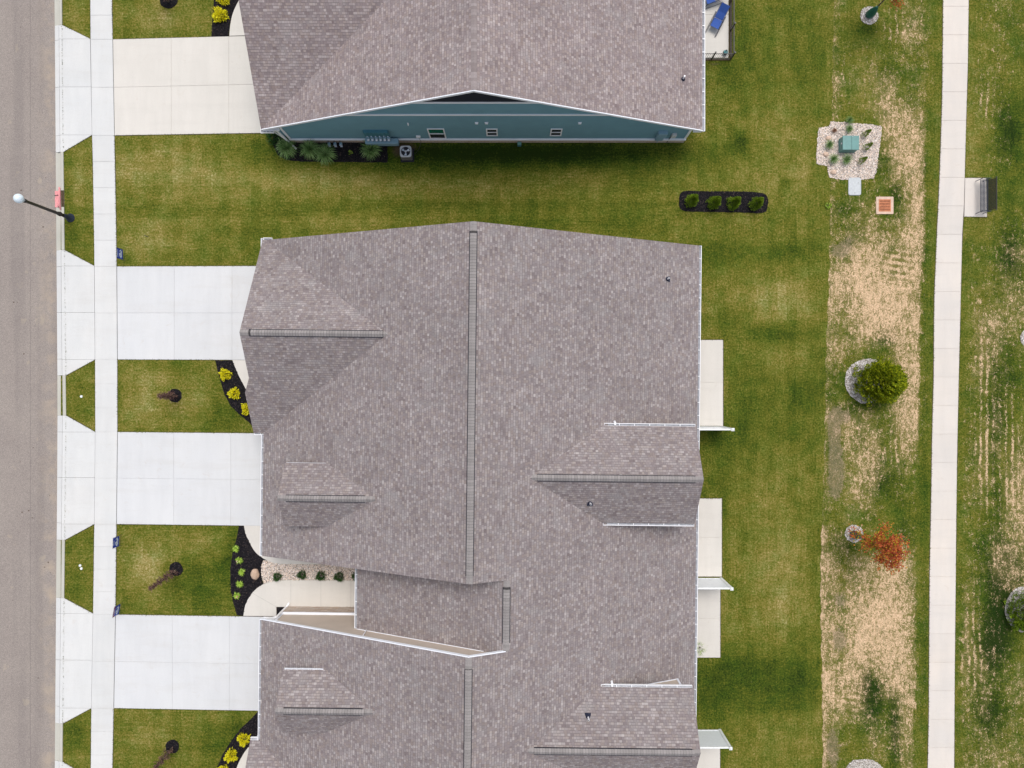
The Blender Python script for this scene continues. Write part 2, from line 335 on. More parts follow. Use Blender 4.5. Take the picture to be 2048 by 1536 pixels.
M['bark'] = simple('bark', (.11, .085, .065), .95, .1, var=.3, scale=20, bump=.6)
M['bag'] = simple('green_bag', (.008, .095, .065), .45, .5, var=.25, scale=8, bump=.4, bscale=8)
M['black_metal'] = simple('black_metal', (.022, .018, .018), .4, .5)
M['navy_metal'] = simple('navy_metal', (.018, .026, .05), .4, .5)
M['globe'] = simple('lamp_globe', (.68, .77, .84), .3, .5, var=.1, scale=9)
M['pink'] = simple('pink_fabric', (.72, .30, .31), .85, .2, var=.15, scale=14, bump=.5)
M['util_green'] = simple('utility_green', (.11, .25, .235), .45, .45, var=.10, scale=4)
M['meter_blue'] = simple('meter_enclosure', (.20, .33, .42), .45, .45, var=.08)
M['meter_dark'] = simple('meter_backboard', (.05, .17, .22), .5, .4)
M['glassball'] = simple('meter_glass', (.50, .56, .66), .12, .7, var=.1)
M['metal_grey'] = simple('painted_metal', (.42, .44, .47), .45, .5, var=.08)
M['util_dark'] = simple('louvre_grey', (.12, .12, .13), .6)
M['lid'] = simple('vault_lid', (.50, .52, .53), .85, .2, var=.12, scale=12, bump=.3)
M['rust'] = simple('rusty_iron', (.52, .20, .10), .8, .3, var=.2, scale=9)
M['basin'] = simple('basin_concrete', (.60, .44, .34), .9, .2, var=.15, scale=7)
M['glass'] = simple('window_glass', (.028, .035, .045), .12, .6, var=.2)
M['glass_green'] = simple('window_green_blind', (.008, .12, .08), .25, .5, var=.25)
M['vinyl'] = simple('white_vinyl', (.76, .79, .83), .35, .5, var=.03)
M['sling'] = simple('blue_sling', (.040, .095, .34), .75, .2, var=.12, scale=20)
M['teal'] = simple('teal_glaze', (.06, .22, .24), .3, .6, var=.3)
M['sign_blue'] = simple('sign_blue', (.004, .035, .36), .5, .4)
M['sign_red'] = simple('sign_red', (.25, .02, .06), .5, .4)
M['sign_white'] = simple('sign_print', (.62, .70, .86), .5, .4)
M['door'] = simple('garage_door_paint', (.60, .60, .58), .5, .4, var=.04)
M['plastic_white'] = simple('white_plastic', (.78, .80, .80), .4, .5)

# ------------------------------------------------ ground, with tone maps read off the place
def blobs(x, y, lst):
    s = 0
    for (cx, cy, rx, ry, a) in lst:
        d = ((x-cx)/rx)**2+((y-cy)/ry)**2
        if d < 6: s += a*math.exp(-d*1.2)
    return s
DRY = [(330, 330, 140, 60, .55), (620, 360, 200, 30, .45), (900, 370, 260, 26, .35), (310, 480, 90, 40, .35), (430, 420, 120, 30, .2), (1560, 340, 90, 90, .5), (1480, 270, 70, 40, .25), (1560, 600, 70, 50, .55),
       (1580, 710, 50, 30, .35), (1470, 590, 60, 40, .2), (1430, 780, 40, 60, .3), (1560, 1120, 60, 70, .5), (1580, 1220, 60, 60, .5), (1450, 1200, 40, 90, .3), (1500, 1420, 60, 60, .15), (1600, 1480, 60, 50, .4), (1560, 1000, 40, 60, .2),
       (280, 810, 40, 40, .6), (380, 800, 60, 40, .5), (300, 760, 40, 30, .4), (290, 1130, 40, 60, .6), (400, 1090, 70, 30, .4), (430, 1170, 30, 40, .2), (300, 1470, 50, 30, .4), (420, 1450, 60, 30, .25), (320, 30, 60, 40, .45), (150, 30, 20, 60, .3), (160, 380, 20, 90, .3), (160, 160, 30, 60, .2), (1450, 880, 30, 30, -.2), (600, 440, 250, 20, .15)]
LUSH_SHADE = [(960, 306, 440, 24, 1.15), (1120, 305, 260, 30, .45), (1480, 285, 24, 24, 1.4), (820, 345, 160, 22, .35), (1450, 500, 70, 30, .6), (1600, 500, 50, 20, .5), (1450, 860, 50, 40, .6), (1540, 670, 60, 25, .7), (1600, 790, 50, 60, .55), (1500, 800, 40, 70, .5), (1430, 930, 40, 60, .5),  # first two blobs: lush grass plus painted shadow of the teal wall
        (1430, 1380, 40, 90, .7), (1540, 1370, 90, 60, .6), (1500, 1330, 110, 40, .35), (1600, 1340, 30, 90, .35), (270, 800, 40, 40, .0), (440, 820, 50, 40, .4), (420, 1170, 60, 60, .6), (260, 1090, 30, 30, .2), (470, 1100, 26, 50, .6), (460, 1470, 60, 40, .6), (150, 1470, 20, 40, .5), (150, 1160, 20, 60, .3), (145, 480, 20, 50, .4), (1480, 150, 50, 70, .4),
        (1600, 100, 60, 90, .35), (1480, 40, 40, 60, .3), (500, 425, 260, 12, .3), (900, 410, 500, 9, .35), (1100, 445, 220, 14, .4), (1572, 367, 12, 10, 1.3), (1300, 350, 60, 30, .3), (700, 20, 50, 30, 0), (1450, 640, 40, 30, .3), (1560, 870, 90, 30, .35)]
SOIL_L = [(805, 300, 26, 22, .9), (870, 292, 60, 8, .6), (1250, 290, 180, 6, .5), (1430, 126, 36, 7, .6)]
RECT = [(1535, 655, 1642, 682, 0, .55), (1578, 640, 1612, 655, 0, .5), (1612, 690, 1650, 720, 0, .5), (1500, 556, 1636, 650, .34, 0), (1400, 492, 1655, 522, 0, .35), (1402, 540, 1490, 660, .16, 0), (1585, 765, 1650, 830, 0, .45), (1400, 870, 1450, 900, 0, .5), (1560, 700, 1612, 728, .3, 0),
        (1450, 1316, 1640, 1420, 0, .35), (1500, 1180, 1640, 1250, .25, 0), (1600, 1150, 1642, 1420, 0, .25), (1400, 1330, 1450, 1440, 0, .4), (490, 420, 620, 475, 0, .25), (495, 452, 540, 520, .0, .2), (230, 397, 1000, 404, 0, .55), (230, 408, 950, 416, .25, 0), (620, 404, 780, 470, .12, 0), (1180, 440, 1300, 470, 0, .2), (235, 420, 330, 530, .15, 0), (1460, 960, 1540, 1180, .2, 0), (1400, 1200, 1440, 1300, .2, 0)]
XG = [-400, -150, -80, -55, -45, -38.6, -38.3, -33]+[-32+.35*i for i in range(10)]+[-28.45, -28.2]+[-28.2+.35*i for i in range(1, 175)]+[33.5, 37, 45, 60, 90, 160, 400]
YG = [-400, -150, -80, -50, -35, -30, -27]+[-25.5+.35*i for i in range(147)]+[27.5, 31, 38, 50, 90, 170, 400]
XG = sorted(set(round(x, 3) for x in XG))
def grid_sheet(name, pts, nx, ny, mat, tones, soils, kind='structure', tracks=None):
    me = bpy.data.meshes.new(name); f = [(j*nx+i, j*nx+i+1, (j+1)*nx+i+1, (j+1)*nx+i) for j in range(ny-1) for i in range(nx-1)]
    me.from_pydata(pts, [], f); me.materials.append(mat)
    a = me.color_attributes.new('tone', 'FLOAT_COLOR', 'POINT'); a.data.foreach_set('color', [c for t in tones for c in t])
    b = me.attributes.new('soil', 'FLOAT', 'POINT'); b.data.foreach_set('value', soils)
    if tracks: b = me.attributes.new('track', 'FLOAT', 'POINT'); b.data.foreach_set('value', tracks)
    me.shade_smooth(); o = bpy.data.objects.new(name, me); COL.objects.link(o); o['kind'] = kind; return o
pts, tn, sv = [], [], []
for y in YG:
    for x in XG:
        px, py = x*32+1024, 768-y*32
        z = -.3 if -38.35 < x < -28.4 else (-.0 if abs(x+28.2) > .01 else -.03)
        pts.append((x, y, z))
        st = .5+.5*math.sin(x*2*math.pi/1.5) if 1400 < px < 1660 else .5+.5*math.sin(y*2*math.pi/1.4)
        d = blobs(px, py, DRY)+.06*st; l = blobs(px, py, LUSH_SHADE)+.05*(1-st)
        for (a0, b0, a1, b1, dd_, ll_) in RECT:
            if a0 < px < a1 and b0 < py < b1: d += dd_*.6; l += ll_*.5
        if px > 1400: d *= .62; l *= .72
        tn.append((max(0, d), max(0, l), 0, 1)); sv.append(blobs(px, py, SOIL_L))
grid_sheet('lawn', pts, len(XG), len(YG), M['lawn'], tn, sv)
BORDER = [(-400, 1668), (0, 1668), (240, 1664), (430, 1660), (560, 1658), (720, 1652), (850, 1650), (1000, 1646), (1100, 1642), (1200, 1641), (1350, 1644), (1536, 1646), (2000, 1648)]
STRAW = """10001231 20001441 41121122 62134122 21126431 00005660 00003770 10012460 31230270 32343471 23765571 57876670 65798850 42688670 54322740 31100670 20003660 45431670 23452540 23462220 22530111 21220002 23100302 62456712 53557642 54688731 64888731 54767730 76615750 55411460 31132440 41031330""".split()
STRAWR = """0131 0020 0121 0320 0320 0000 0020 0000 0000 0011 0124 0133 1335 0664 0642 1531 1321 2241 2534 2526 3427 1227 1146 2265 3225 5211 6210 5422 4424 3313 3323 2444""".split()
def straw_at(px, py):
    r = min(31, max(0, (py-24)/48)); r0 = int(r); r1 = min(31, r0+1); fr = r-r0
    if px < 1895: tab, c = STRAW, (px-1655)/30; mx = 7
    else: tab, c = STRAWR, (px-1930)/33; mx = 3
    c = min(mx, max(0, c)); c0 = int(c); c1 = min(mx, c0+1); fc = c-c0
    g = lambda a, b: int(tab[a][b])
    return ((g(r0, c0)*(1-fc)+g(r0, c1)*fc)*(1-fr)+(g(r1, c0)*(1-fc)+g(r1, c1)*fc)*fr)/9*(1 if px < 1895 else .72)
RLUSH_SHADE = [(1790, 395, 18, 40, .8), (1760, 320, 18, 30, .5), (1745, 310, 10, 50, .4), (1690, 420, 30, 16, .5), (1735, 60, 26, 16, .7), (1700, 60, 30, 30, .3), (1780, 140, 20, 40, .4), (1700, 480, 22, 30, .4), (1785, 670, 14, 30, .8), (1760, 670, 18, 20, .5), (1690, 830, 30, 16, .3), (1770, 970, 36, 50, .7), (1810, 1060, 20, 60, .5), (1780, 1120, 30, 20, .3),
         (1745, 1400, 34, 60, 1.1), (1790, 1470, 14, 80, 1.0), (1730, 1360, 10, 30, .9), (1740, 1040, 16, 16, .3), (1690, 1090, 20, 24, .6), (1705, 760, 40, 30, .35), (1720, 810, 50, 14, .7), (2020, 260, 34, 70, 1.0), (1990, 350, 40, 60, .1), (2020, 500, 30, 80, .9), (2020, 740, 30, 90, .5), (1990, 930, 14, 200, .4), (2000, 1180, 34, 120, 1.2), (1985, 1290, 34, 70, 1.2), (1980, 1430, 34, 60, 1.0), (2040, 1150, 20, 60, .5), (1960, 1120, 14, 80, .4), (1995, 820, 24, 90, .4), (1850, 900, 12, 200, .35), (1850, 1300, 10, 200, .3), (1850, 450, 10, 200, .3)]  # dark blob below the conifer's ring paints its shadow; the others are lush grass
RSOIL = [(1680, 500, 26, 18, .7), (1700, 480, 20, 14, .4), (1668, 860, 16, 50, .75), (1672, 950, 20, 60, .85), (1690, 830, 26, 20, .5), (1680, 1200, 20, 30, .5), (1680, 1280, 20, 40, .6), (1665, 1500, 20, 60, .6), (1770, 800, 20, 8, .5), (1700, 120, 30, 40, .25)]
TRK = [(1975, 200, 14, 50, 1), (1790, 60, 16, 60, .8), (1968, 900, 22, 110, 1.1), (2020, 880, 16, 120, 1), (1790, 900, 14, 40, .9), (1965, 740, 14, 60, .6), (1950, 1320, 16, 120, .9), (1990, 1300, 10, 60, .6), (1795, 530, 30, 34, -.8), (1700, 1400, 16, 30, -.6), (1960, 1395, 34, 10, -1), (1690, 130, 10, 40, .6), (2000, 1000, 20, 60, .5)]
RDRY = [(1700, 60, 50, 40, .25), (1720, 200, 40, 60, .3), (1930, 180, 30, 200, .12), (1940, 350, 60, 200, .25), (1850, 200, 20, 200, .1), (1700, 1000, 30, 60, .3), (1680, 300, 20, 60, .1)]
pts, tn, sv, tk_ = [], [], [], []
us = [0, .004]+[i/60 for i in range(1, 61)]+[1.1, 1.3, 1.8, 3]
ys = [-600, -300, -100]+[8*i for i in range(-4, 197)]+[1700, 1900, 2200]
for yy in ys:
    for u in us:
        xb = lin(yy, BORDER)+1.2*math.sin(yy*.11)+.8*math.sin(yy*.31); px = xb+(2075-xb)*u
        w = P(px, yy); pts.append((w[0], w[1], .005))
        s = straw_at(px, yy); edge = math.exp(-((px-xb)/14)**2)
        if yy > 1050 and edge > .3: s = max(s, .72*edge)
        if yy < 1050: s = max(s, .30*edge)
        pathl = lin(yy, [(0, 1886), (768, 1866), (1536, 1855)])
        if pathl-26 < px < pathl+65: s *= .12
        tn.append((max(0, blobs(px, yy, RDRY)), max(0, blobs(px, yy, RLUSH_SHADE)), max(0, s), 1)); sv.append(blobs(px, yy, RSOIL)); tk_.append(blobs(px, yy, TRK))
grid_sheet('rough_grass', pts, len(us), len(ys), M['rough'], tn, sv, tracks=tk_)

# ------------------------------------------------ street, curb, pavements, driveways
STREET = [(-900, 100), (0, 107), (400, 110), (800, 113), (1000, 112), (1200, 110), (1536, 107.5), (2400, 100)]
CURBB = [(-900, 117), (0, 124), (300, 127), (470, 129), (750, 131.5), (830, 132.5), (1080, 130), (1196, 128.5), (1420, 126), (1536, 125), (2400, 118)]
SWL = [(-900, 174), (0, 181), (78, 181.5), (270, 184.5), (320, 186), (500, 189), (700, 190.5), (860, 191), (1050, 189), (1228, 186.5), (1416, 183), (1536, 182), (2400, 175)]
SWR = [(-900, 216), (0, 224), (78, 225.5), (270, 229), (400, 231.5), (530, 233.5), (700, 234.8), (862, 235), (1050, 233), (1230, 231), (1416, 227.5), (1536, 225), (2400, 218)]
yy = [-900]+list(range(-100, 1700, 60))+[2400]
def strip(mb, fa, fb, y0, y1, za, zb=None, n=None):
    "vertical strip between two edge curves, as thin slab with real sides"
    m = max(1, int(abs(y1-y0)/60)) if n is None else n
    for i in range(m):
        a = y0+(y1-y0)*i/m; b = y0+(y1-y0)*(i+1)/m
        mb.prism([P(fa(a), a)[:2], P(fa(b), b)[:2], P(fb(b), b)[:2], P(fb(a), a)[:2]], za, zb)
fS = lambda y: lin(y, STREET); fC = lambda y: lin(y, CURBB); fL = lambda y: lin(y, SWL); fR = lambda y: lin(y, SWR)
mb = MB()
ys_ = [-900]+list(range(-100, 1700, 60))+[2400]
for a, b in zip(ys_[:-1], ys_[1:]):
    mb.face([P(-190, b)[:2]+(-.10,), P(fS(b)+3, b)[:2]+(-.10,), P(fS(a)+3, a)[:2]+(-.10,), P(-190, a)[:2]+(-.10,)])
tag(mb.build('street', M['asphalt'], smooth=True), kind='structure')
DR = [dict(ap=[(107, 50), (124.5, 50), (181, 78), (184.5, 270), (127, 304), (109, 304)], jy=(80, 174, 271), T=[(225.5, 79), (458, 73), (600, 70)], B=[(229, 271), (527, 266), (600, 265)], xs=(343, 458)),
      dict(ap=[(112, 500), (129.5, 500), (189, 532), (190.5, 719), (132, 751), (113.3, 751)], jy=(533, 625, 718), T=[(233.5, 533), (560, 532)], B=[(234.8, 719), (560, 720)], xs=(349, 464.5)),
      dict(ap=[(114, 831), (132.5, 831), (191, 864), (189, 1048), (130, 1080), (112, 1080)], jy=(864, 955, 1046), T=[(235, 864), (560, 867)], B=[(233, 1048), (560, 1052)], xs=(348, 462)),
      dict(ap=[(111, 1196), (128.5, 1196), (186.5, 1227), (183, 1416), (126, 1447), (109, 1447)], jy=(1227, 1320, 1413), T=[(231, 1229), (560, 1234)], B=[(227.8, 1416), (560, 1422)], xs=(345, 459)),
      dict(ap=[(108, 1523), (125, 1523), (181, 1556), (178, 1740), (121, 1772), (104, 1772)], jy=(1555, 1650, 1740), T=[(223, 1557), (560, 1562)], B=[(219, 1742), (560, 1748)], xs=(340, 455))]
# curb and gutter: flowline with raised back, broken at the aprons
def curbs(y0, y1):
    m = MB(); n = max(1, int((y1-y0)/50))
    for i in range(n):
        a = y0+(y1-y0)*i/n; b = y0+(y1-y0)*(i+1)/n
        def ring(y, e):
            s, c = P(fS(y), y)[0], P(fC(y), y)[0]; Y = P(0, y)[1]+e
            return [(s, Y, -.2), (s, Y, -.092), (s+(c-s)*.55, Y, -.115), (s+(c-s)*.66, Y, .015), (s+(c-s)*.76, Y, .035), (c, Y, .035), (c, Y, -.2)]
        e = .006 if i % 3 == 2 else 0
        r0, r1 = ring(a, 0), ring(b, e)
        for k in range(6): m.face([r0[k], r0[k+1], r1[k+1], r1[k]])
        m.face(r0); m.face(r1[::-1])
    return m
seg = [(-900, 50), (304, 500), (751, 831), (1080, 1196), (1447, 1523), (1772, 2400)]
for a, b in seg: tag(curbs(a, b).build('curb', M['curb']), kind='structure')
m = MB(); x0 = -38.55
m.box(x0, x0+.6, -80, 80, -.2, .03); tag(m.build('curb', M['curb']), kind='structure')
G = .009
def panel(mb, quad, z0=.008, z1=.035, g=G):
    q = offset([p[:2] for p in quad], -g); mb.prism(q, z0, z1); mb.face([(p[0], p[1], z1-.02) for p in quad])
edge_polys = []
aprons = MB(); mb_lip = MB()
for d in DR:
    ap = d['ap']; pp = [P(x, y)[:2] for x, y in ap]
    # gutter pan (dropped) between the street edge and x+~22 px, then the apron slabs
    y0, y1 = ap[0][1], ap[-1][1]; j = [y0, *d['jy'], y1]
    gl = lambda y: fS(y)+(fC(y)-fS(y))*.62
    for a, b in zip(j[:-1], j[1:]):
        q = [P(fS(a), a)[:2], P(fS(b), b)[:2], P(gl(b), b)[:2], P(gl(a), a)[:2]]
        qq = offset(q, -G); aprons.hexa([(x, y, -.2) for x, y in qq], [(qq[0][0], qq[0][1], -.085), (qq[1][0], qq[1][1], -.085), (qq[2][0], qq[2][1], .010), (qq[3][0], qq[3][1], .010)] )
    def rx(y):
        (xa, ya), (xb, yb), (xc, yc), (xd, yd) = ap[1], ap[2], ap[3], ap[4]
        if y <= yb: return xa+(xb-xa)*(y-ya)/(yb-ya)
        if y <= yc: return xb+(xc-xb)*(y-yb)/(yc-yb)
        return xc+(xd-xc)*(y-yc)/(yd-yc)
    jj = [y0, ap[2][1], d['jy'][1], ap[3][1], y1]
    for a, b in zip(jj[:-1], jj[1:]):
        q = [P(gl(a), a)[:2], P(gl(b), b)[:2], P(rx(b), b)[:2], P(rx(a), a)[:2]]
        qq = offset(q, -G*.8)
        za = [.012, .012, .034, .034]
        if a == y0: za[3] = .020
        if b == y1: za[2] = .020
        aprons.hexa([(x, y, -.2) for x, y in qq], [(x, y, z) for (x, y), z in zip(qq, za)])
    edge_polys.append([P(x, y)[:2] for x, y in ap[1:5]])
tag(aprons.build('driveway_apron', M['walk']), kind='structure')
# sidewalk panels
sw = MB(); J = [-600, -551]
for s_, e_ in ((-500, 79), (79, 271), (271, 533), (533, 719), (719, 864), (864, 1048), (1048, 1228), (1228, 1416), (1416, 1556), (1556, 2200)):
    n = max(1, round((e_-s_)/49)) if (s_, e_) not in ((79, 271), (533, 719), (864, 1048), (1228, 1416)) else 2
    J += [s_+(e_-s_)*i/n for i in range(n)]
J.append(2200)
for a, b in zip(J[:-1], J[1:]):
    panel(sw, [P(fL(a), a), P(fL(b), b), P(fR(b), b), P(fR(a), a)])
tag(sw.build('sidewalk', M['walk']), kind='structure')
edge_polys.append([P(fL(y), y)[:2] for y in range(-100, 1700, 60)]+[P(fR(y), y)[:2] for y in range(1640, -160, -60)])
for i, d in enumerate(DR):
    m = MB(); T, B = d['T'], d['B']; tf = lambda x: lin(x, T); bf = lambda x: lin(x, B)
    y0 = d['jy'][1]
    xs = [None, *d['xs'], T[-1][0]]
    for k in range(3):
        for (ya, yb) in ((0, .5), (.5, 1)):
            q = []
            for xi, yi in ((k, ya), (k, yb), (k+1, yb), (k+1, ya)):
                if xi == 0:
                    yv = T[0][1]*(1-yi)+B[0][1]*yi; xv = fR(yv)+.8
                else:
                    xv = xs[xi]; yv = tf(xv)*(1-yi)+bf(xv)*yi
                q.append(P(xv, yv))
            panel(m, q)
    mt = M['drive'] if i else M['warmwalk']
    tag(m.build('driveway', mt), kind='structure')
    edge_polys.append([P(*T[0])[:2], P(*B[0])[:2], P(*B[-1])[:2], P(*T[-1])[:2]])
# right-hand path and the bench pad
PL = [(-500, 1890), (0, 1886), (200, 1884), (350, 1879), (480, 1873), (600, 1868), (760, 1867), (860, 1864), (1000, 1862), (1140, 1859), (1300, 1858), (1450, 1857), (1536, 1855), (2000, 1850)]
PR = [(-500, 1945), (0, 1937), (150, 1935), (200, 1933), (355, 1929), (430, 1927), (470, 1924), (640, 1920), (760, 1917), (900, 1914), (1050, 1912), (1170, 1911), (1350, 1909), (1536, 1908), (2000, 1903)]
pm = MB(); ypt = [-500]+[13+57*i for i in range(-6, 33)]
for a, b in zip(ypt[:-1], ypt[1:]):
    panel(pm, [P(lin(a, PL), a), P(lin(b, PL), b), P(lin(b, PR), b), P(lin(a, PR), a)])
tag(pm.build('path', M['path']), kind='structure')
edge_polys.append([P(lin(y, PL), y)[:2] for y in range(-200, 1750, 50)]+[P(lin(y, PR), y)[:2] for y in range(1700, -250, -50)])
bp = [P(1929.5, 356), P(1928, 433.5), P(1973.5, 434), P(1972, 356)]
m = MB(); panel(m, bp); tag(m.build('bench_pad', M['path']), kind='structure'); edge_polys.append([p[:2] for p in bp])
# front walks
W1 = [(488, 1051), (491, 1066), (497, 1080), (508, 1100), (520, 1112), (535, 1121), (555, 1127), (600, 1128.5), (760, 1129)]
W1c = smooth_curve(W1, 4); w1 = [P(x, y)[:2] for x, y in W1c]+[P(760, 1100)[:2], P(590, 1100)[:2], P(590, 1053)[:2]]
W2 = [(487, 1231.5), (491, 1210), (500, 1192), (512, 1178), (527, 1168), (545, 1162.5), (570, 1160), (600, 1160), (790, 1161)]
W2c = smooth_curve(W2, 4)
w2 = [P(x, y)[:2] for x, y in W2c]+[P(790, 1213.5)[:2], P(553, 1213.5)[:2], P(553, 1232)[:2]]
W3 = [(465, 720), (475, 745), (487, 769), (500, 792), (515, 812)]
w3 = [P(x, y)[:2] for x, y in smooth_curve(W3, 4)]+[P(580, 812)[:2], P(580, 721)[:2]]
W4 = [(459, 72), (461, 50), (466, 27), (476, 5), (490, -18)]
w4 = [P(x, y)[:2] for x, y in smooth_curve(W4, 4)]+[P(600, -18)[:2], P(600, 68)[:2]]
W5 = [(512, 1480), (497, 1494), (485, 1511), (475, 1531), (468, 1556)]
w5 = [P(x, y)[:2] for x, y in smooth_curve(W5, 4)]+[P(560, 1556)[:2], P(560, 1480)[:2]]
for w in (w1, w2, w3, w4, w5):
    m = MB(); m.prism(w, .006, .033); tag(m.build('front_walk', M['warmwalk']), kind='structure'); edge_polys.append(w)
m = MB()                                  # control joints cut in the entry walk, as thin dark inlays
for (a, b) in (((582, 1161.5), (582, 1213)), ((642, 1161.5), (642, 1213)), ((702, 1161.5), (702, 1213)), ((505, 1186), (552.5, 1213))):
    A, B = Vector(P(*a)[:2]), Vector(P(*b)[:2]); d = (B-A).normalized(); nn = Vector((-d.y, d.x))*.008
    m.prism([A+nn, A-nn, B-nn, B+nn], .0331, .0345)
M['joint'] = simple('joint_filler', (.40, .38, .35), .9, .1); tag(m.build('walk_joint', M['joint']), kind='structure')
# patios
pats = []
for (x0, y0, x1, y1, j) in ((1380, 680, 1446, 852, (765,)), (1370, 997, 1443.5, 1153, (1075,)), (1370, 1177.5, 1440.5, 1315, (1237,)), (1370, 1459, 1440, 1620, (1540,)), (1385, -140, 1457, 116, (30,))):
    m = MB(); yl = [y0, *j, y1]
    for a, b in zip(yl[:-1], yl[1:]): panel(m, [P(x0, a), P(x0, b), P(x1, b), P(x1, a)])
    tag(m.build('patio', M['warmwalk']), kind='structure'); edge_polys.append([P(x0, y0)[:2], P(x0, y1)[:2], P(x1, y1)[:2], P(x1, y0)[:2]])
m = MB()
for i, p in enumerate(edge_polys):
    q = offset(p, .03); q = [(x+random.uniform(-.008, .012), y+random.uniform(-.008, .012)) for x, y in q]; m.face([(x, y, .0065) for x, y in q])
tag(m.build('soil_edge', M['soil'], merge=False), kind='structure')
m = MB(); m.prism([P(x, y)[:2] for x, y in ((1457.3, -140), (1457.3, 117), (1461, 120), (1464, 118), (1464, -140))], .006, .012); m.prism([P(x, y)[:2] for x, y in ((1405, 117), (1405, 121), (1459, 121), (1457, 117))], .006, .0125)
tag(m.build('soil_strip', M['soil']), kind='structure')
m = MB()
for _ in range(26):
    x, y = random.uniform(20, 104), random.uniform(0, 1536); r = random.uniform(.02, .05); c = P(x, y)
    m.lathe([(r, 0), (r*.8, .012), (r*.3, .018)], (c[0], c[1], -.10), 6)
tag(m.build('road_debris', simple('debris', (.10, .07, .05), .9), smooth=False), 'tiny dark leaf and stone litter scattered over the grey street', 'debris', kind='stuff')

# ------------------------------------------------ beds: mulch and gravel
def scatter(name, poly, base_mat, mat, dens, size, z=.01, flat=.5, label=None, cat=None, holes=(), base_h=.02):
    """a bed: a low base sheet and thousands of individual small stones or chips, one object"""
    xs = [p[0] for p in poly]; ys = [p[1] for p in poly]; x0, x1, y0, y1 = min(xs), max(xs), min(ys), max(ys)
    n = int((x1-x0)*(y1-y0)*dens); V = []; F = []; k = 0
    for _ in range(n):
        x, y = random.uniform(x0, x1), random.uniform(y0, y1)
        if not inside(x, y, poly) or any((x-a)**2+(y-b)**2 < r*r for a, b, r in holes): continue
        s = size*random.uniform(.55, 1.3); a = random.uniform(0, 6.28); e = random.uniform(.55, 1); zc = z+base_h+random.uniform(-.3, .5)*s*flat
        ca, sa = math.cos(a), math.sin(a)
        for (u, v, w) in ((1, 0, 0), (.3, e, .1), (-.95, .25*e, 0), (-.4, -e, -.1), (.55, -.8*e, .05), (.1, 0, flat), (0, 0, -flat)):
            V.append((x+s*(u*ca-v*sa), y+s*(u*sa+v*ca), zc+s*w))
        for i in range(5):
            j = (i+1) % 5; F.append((k+i, k+j, k+5)); F.append((k+j, k+i, k+6))
        k += 7
    b = MB(); b.prism(poly, .0, z+base_h*.6)
    me = bpy.data.meshes.new(name); nb = len(b.v)
    me.from_pydata(b.v+V, [], b.f+[tuple(i+nb for i in f) for f in F]); me.materials.append(base_mat); me.materials.append(mat)
    idx = [0]*len(b.f)+[1]*len(F); me.polygons.foreach_set('material_index', idx)
    o = bpy.data.objects.new(name, me); COL.objects.link(o); tag(o, label, cat, kind='stuff'); return o
def jag(poly, amp=.03, step=.15):
    out = []
    for i in range(len(poly)):
        a = Vector(poly[i][:2]); b = Vector(poly[(i+1) % len(poly)][:2]); n = max(1, int((b-a).length/step))
        for k in range(n):
            q = a+(b-a)*k/n; out.append((q.x+random.uniform(-amp, amp), q.y+random.uniform(-amp, amp)))
    return out
PX = lambda L: [P(x, y)[:2] for x, y in L]
beds = [
 ([(423, 73), (457, 73), (460, 50), (465, 27), (475, 5), (489, -18), (440, -18), (428, 0)], 'black mulch bed with yellow shrubs by the uppermost driveway'),
 ([(431, 721), (465, 721)]+smooth_curve(W3, 3)+[(560, 812), (560, 864), (514, 864), (500, 846), (478, 828), (462, 812), (450, 790), (438, 752)], 'black mulch bed with three yellow shrubs beside the garage walk'),
 ([(478, 1052), (488, 1052)]+smooth_curve(W1[:6], 3)+[(527, 1120), (523, 1130), (522, 1148), (526, 1167)]+smooth_curve(W2[:5], 3)[::-1]+[(474, 1230), (468, 1210), (462, 1182), (461, 1140), (465, 1108), (474, 1075)], 'black mulch bed with lime perennials and a tan boulder'),
 ([(515, 1424), (560, 1424), (560, 1479), (512, 1479)]+smooth_curve(W5, 3)[1:]+[(424, 1556), (433, 1538), (446, 1508), (462, 1482), (480, 1459), (500, 1440)], 'black mulch bed with yellow shrubs at the bottom of the photo'),
 ([(545, 264), (588, 280), (775, 280), (775, 325), (700, 324), (604, 323), (574, 320), (556, 310), (547, 292)], 'black mulch bed with ornamental grasses under the teal wall'),
 (smooth_curve([(1358, 403), (1360, 389), (1372, 382), (1420, 383), (1480, 383), (1524, 386), (1535, 396), (1535, 413), (1526, 425), (1480, 425), (1420, 424), (1370, 422), (1359, 414), (1358, 403)], 3)[:-1], 'rounded black mulch bed with four arborvitae in the lawn'),
 ([(554, 1214.5), (600, 1214.5), (600, 1234), (554, 1234)], 'small square of dark mulch at the tan wall corner')]
for pl, lb in beds: scatter('mulch_bed', jag(PX(pl), .015, .2), M['mulch'], M['chip'], 330, .035, .008, .35, lb, 'mulch bed', base_h=.03)
for (cx, cy, rx, ry, lb) in ((350, 791, 14, 14, 'black mulch ring round the upper purple sapling in the front lawn'), (352, 1138, 14, 14, 'black mulch ring round the middle purple sapling beside the lime perennials'), (345, 1493, 14, 14, 'black mulch ring round the lowest purple sapling'), (337, 0, 18, 18, 'black mulch ring cut by the top edge of the photo')):
    pl = [P(cx+rx*math.cos(a*.42)*random.uniform(.93, 1.05), cy+ry*math.sin(a*.42)*random.uniform(.93, 1.05))[:2] for a in range(15)]
    scatter('mulch_ring', pl, M['mulch'], M['chip'], 330, .035, .008, .35, lb, 'mulch ring', base_h=.03)
gs = [(x, y) for x, y in smooth_curve(W1, 3) if x > 530]
gp = [(527, 1121), (523, 1130), (522, 1148), (527, 1167)]+[(x, y) for x, y in smooth_curve(W2, 3) if x > 528]+gs[::-1]
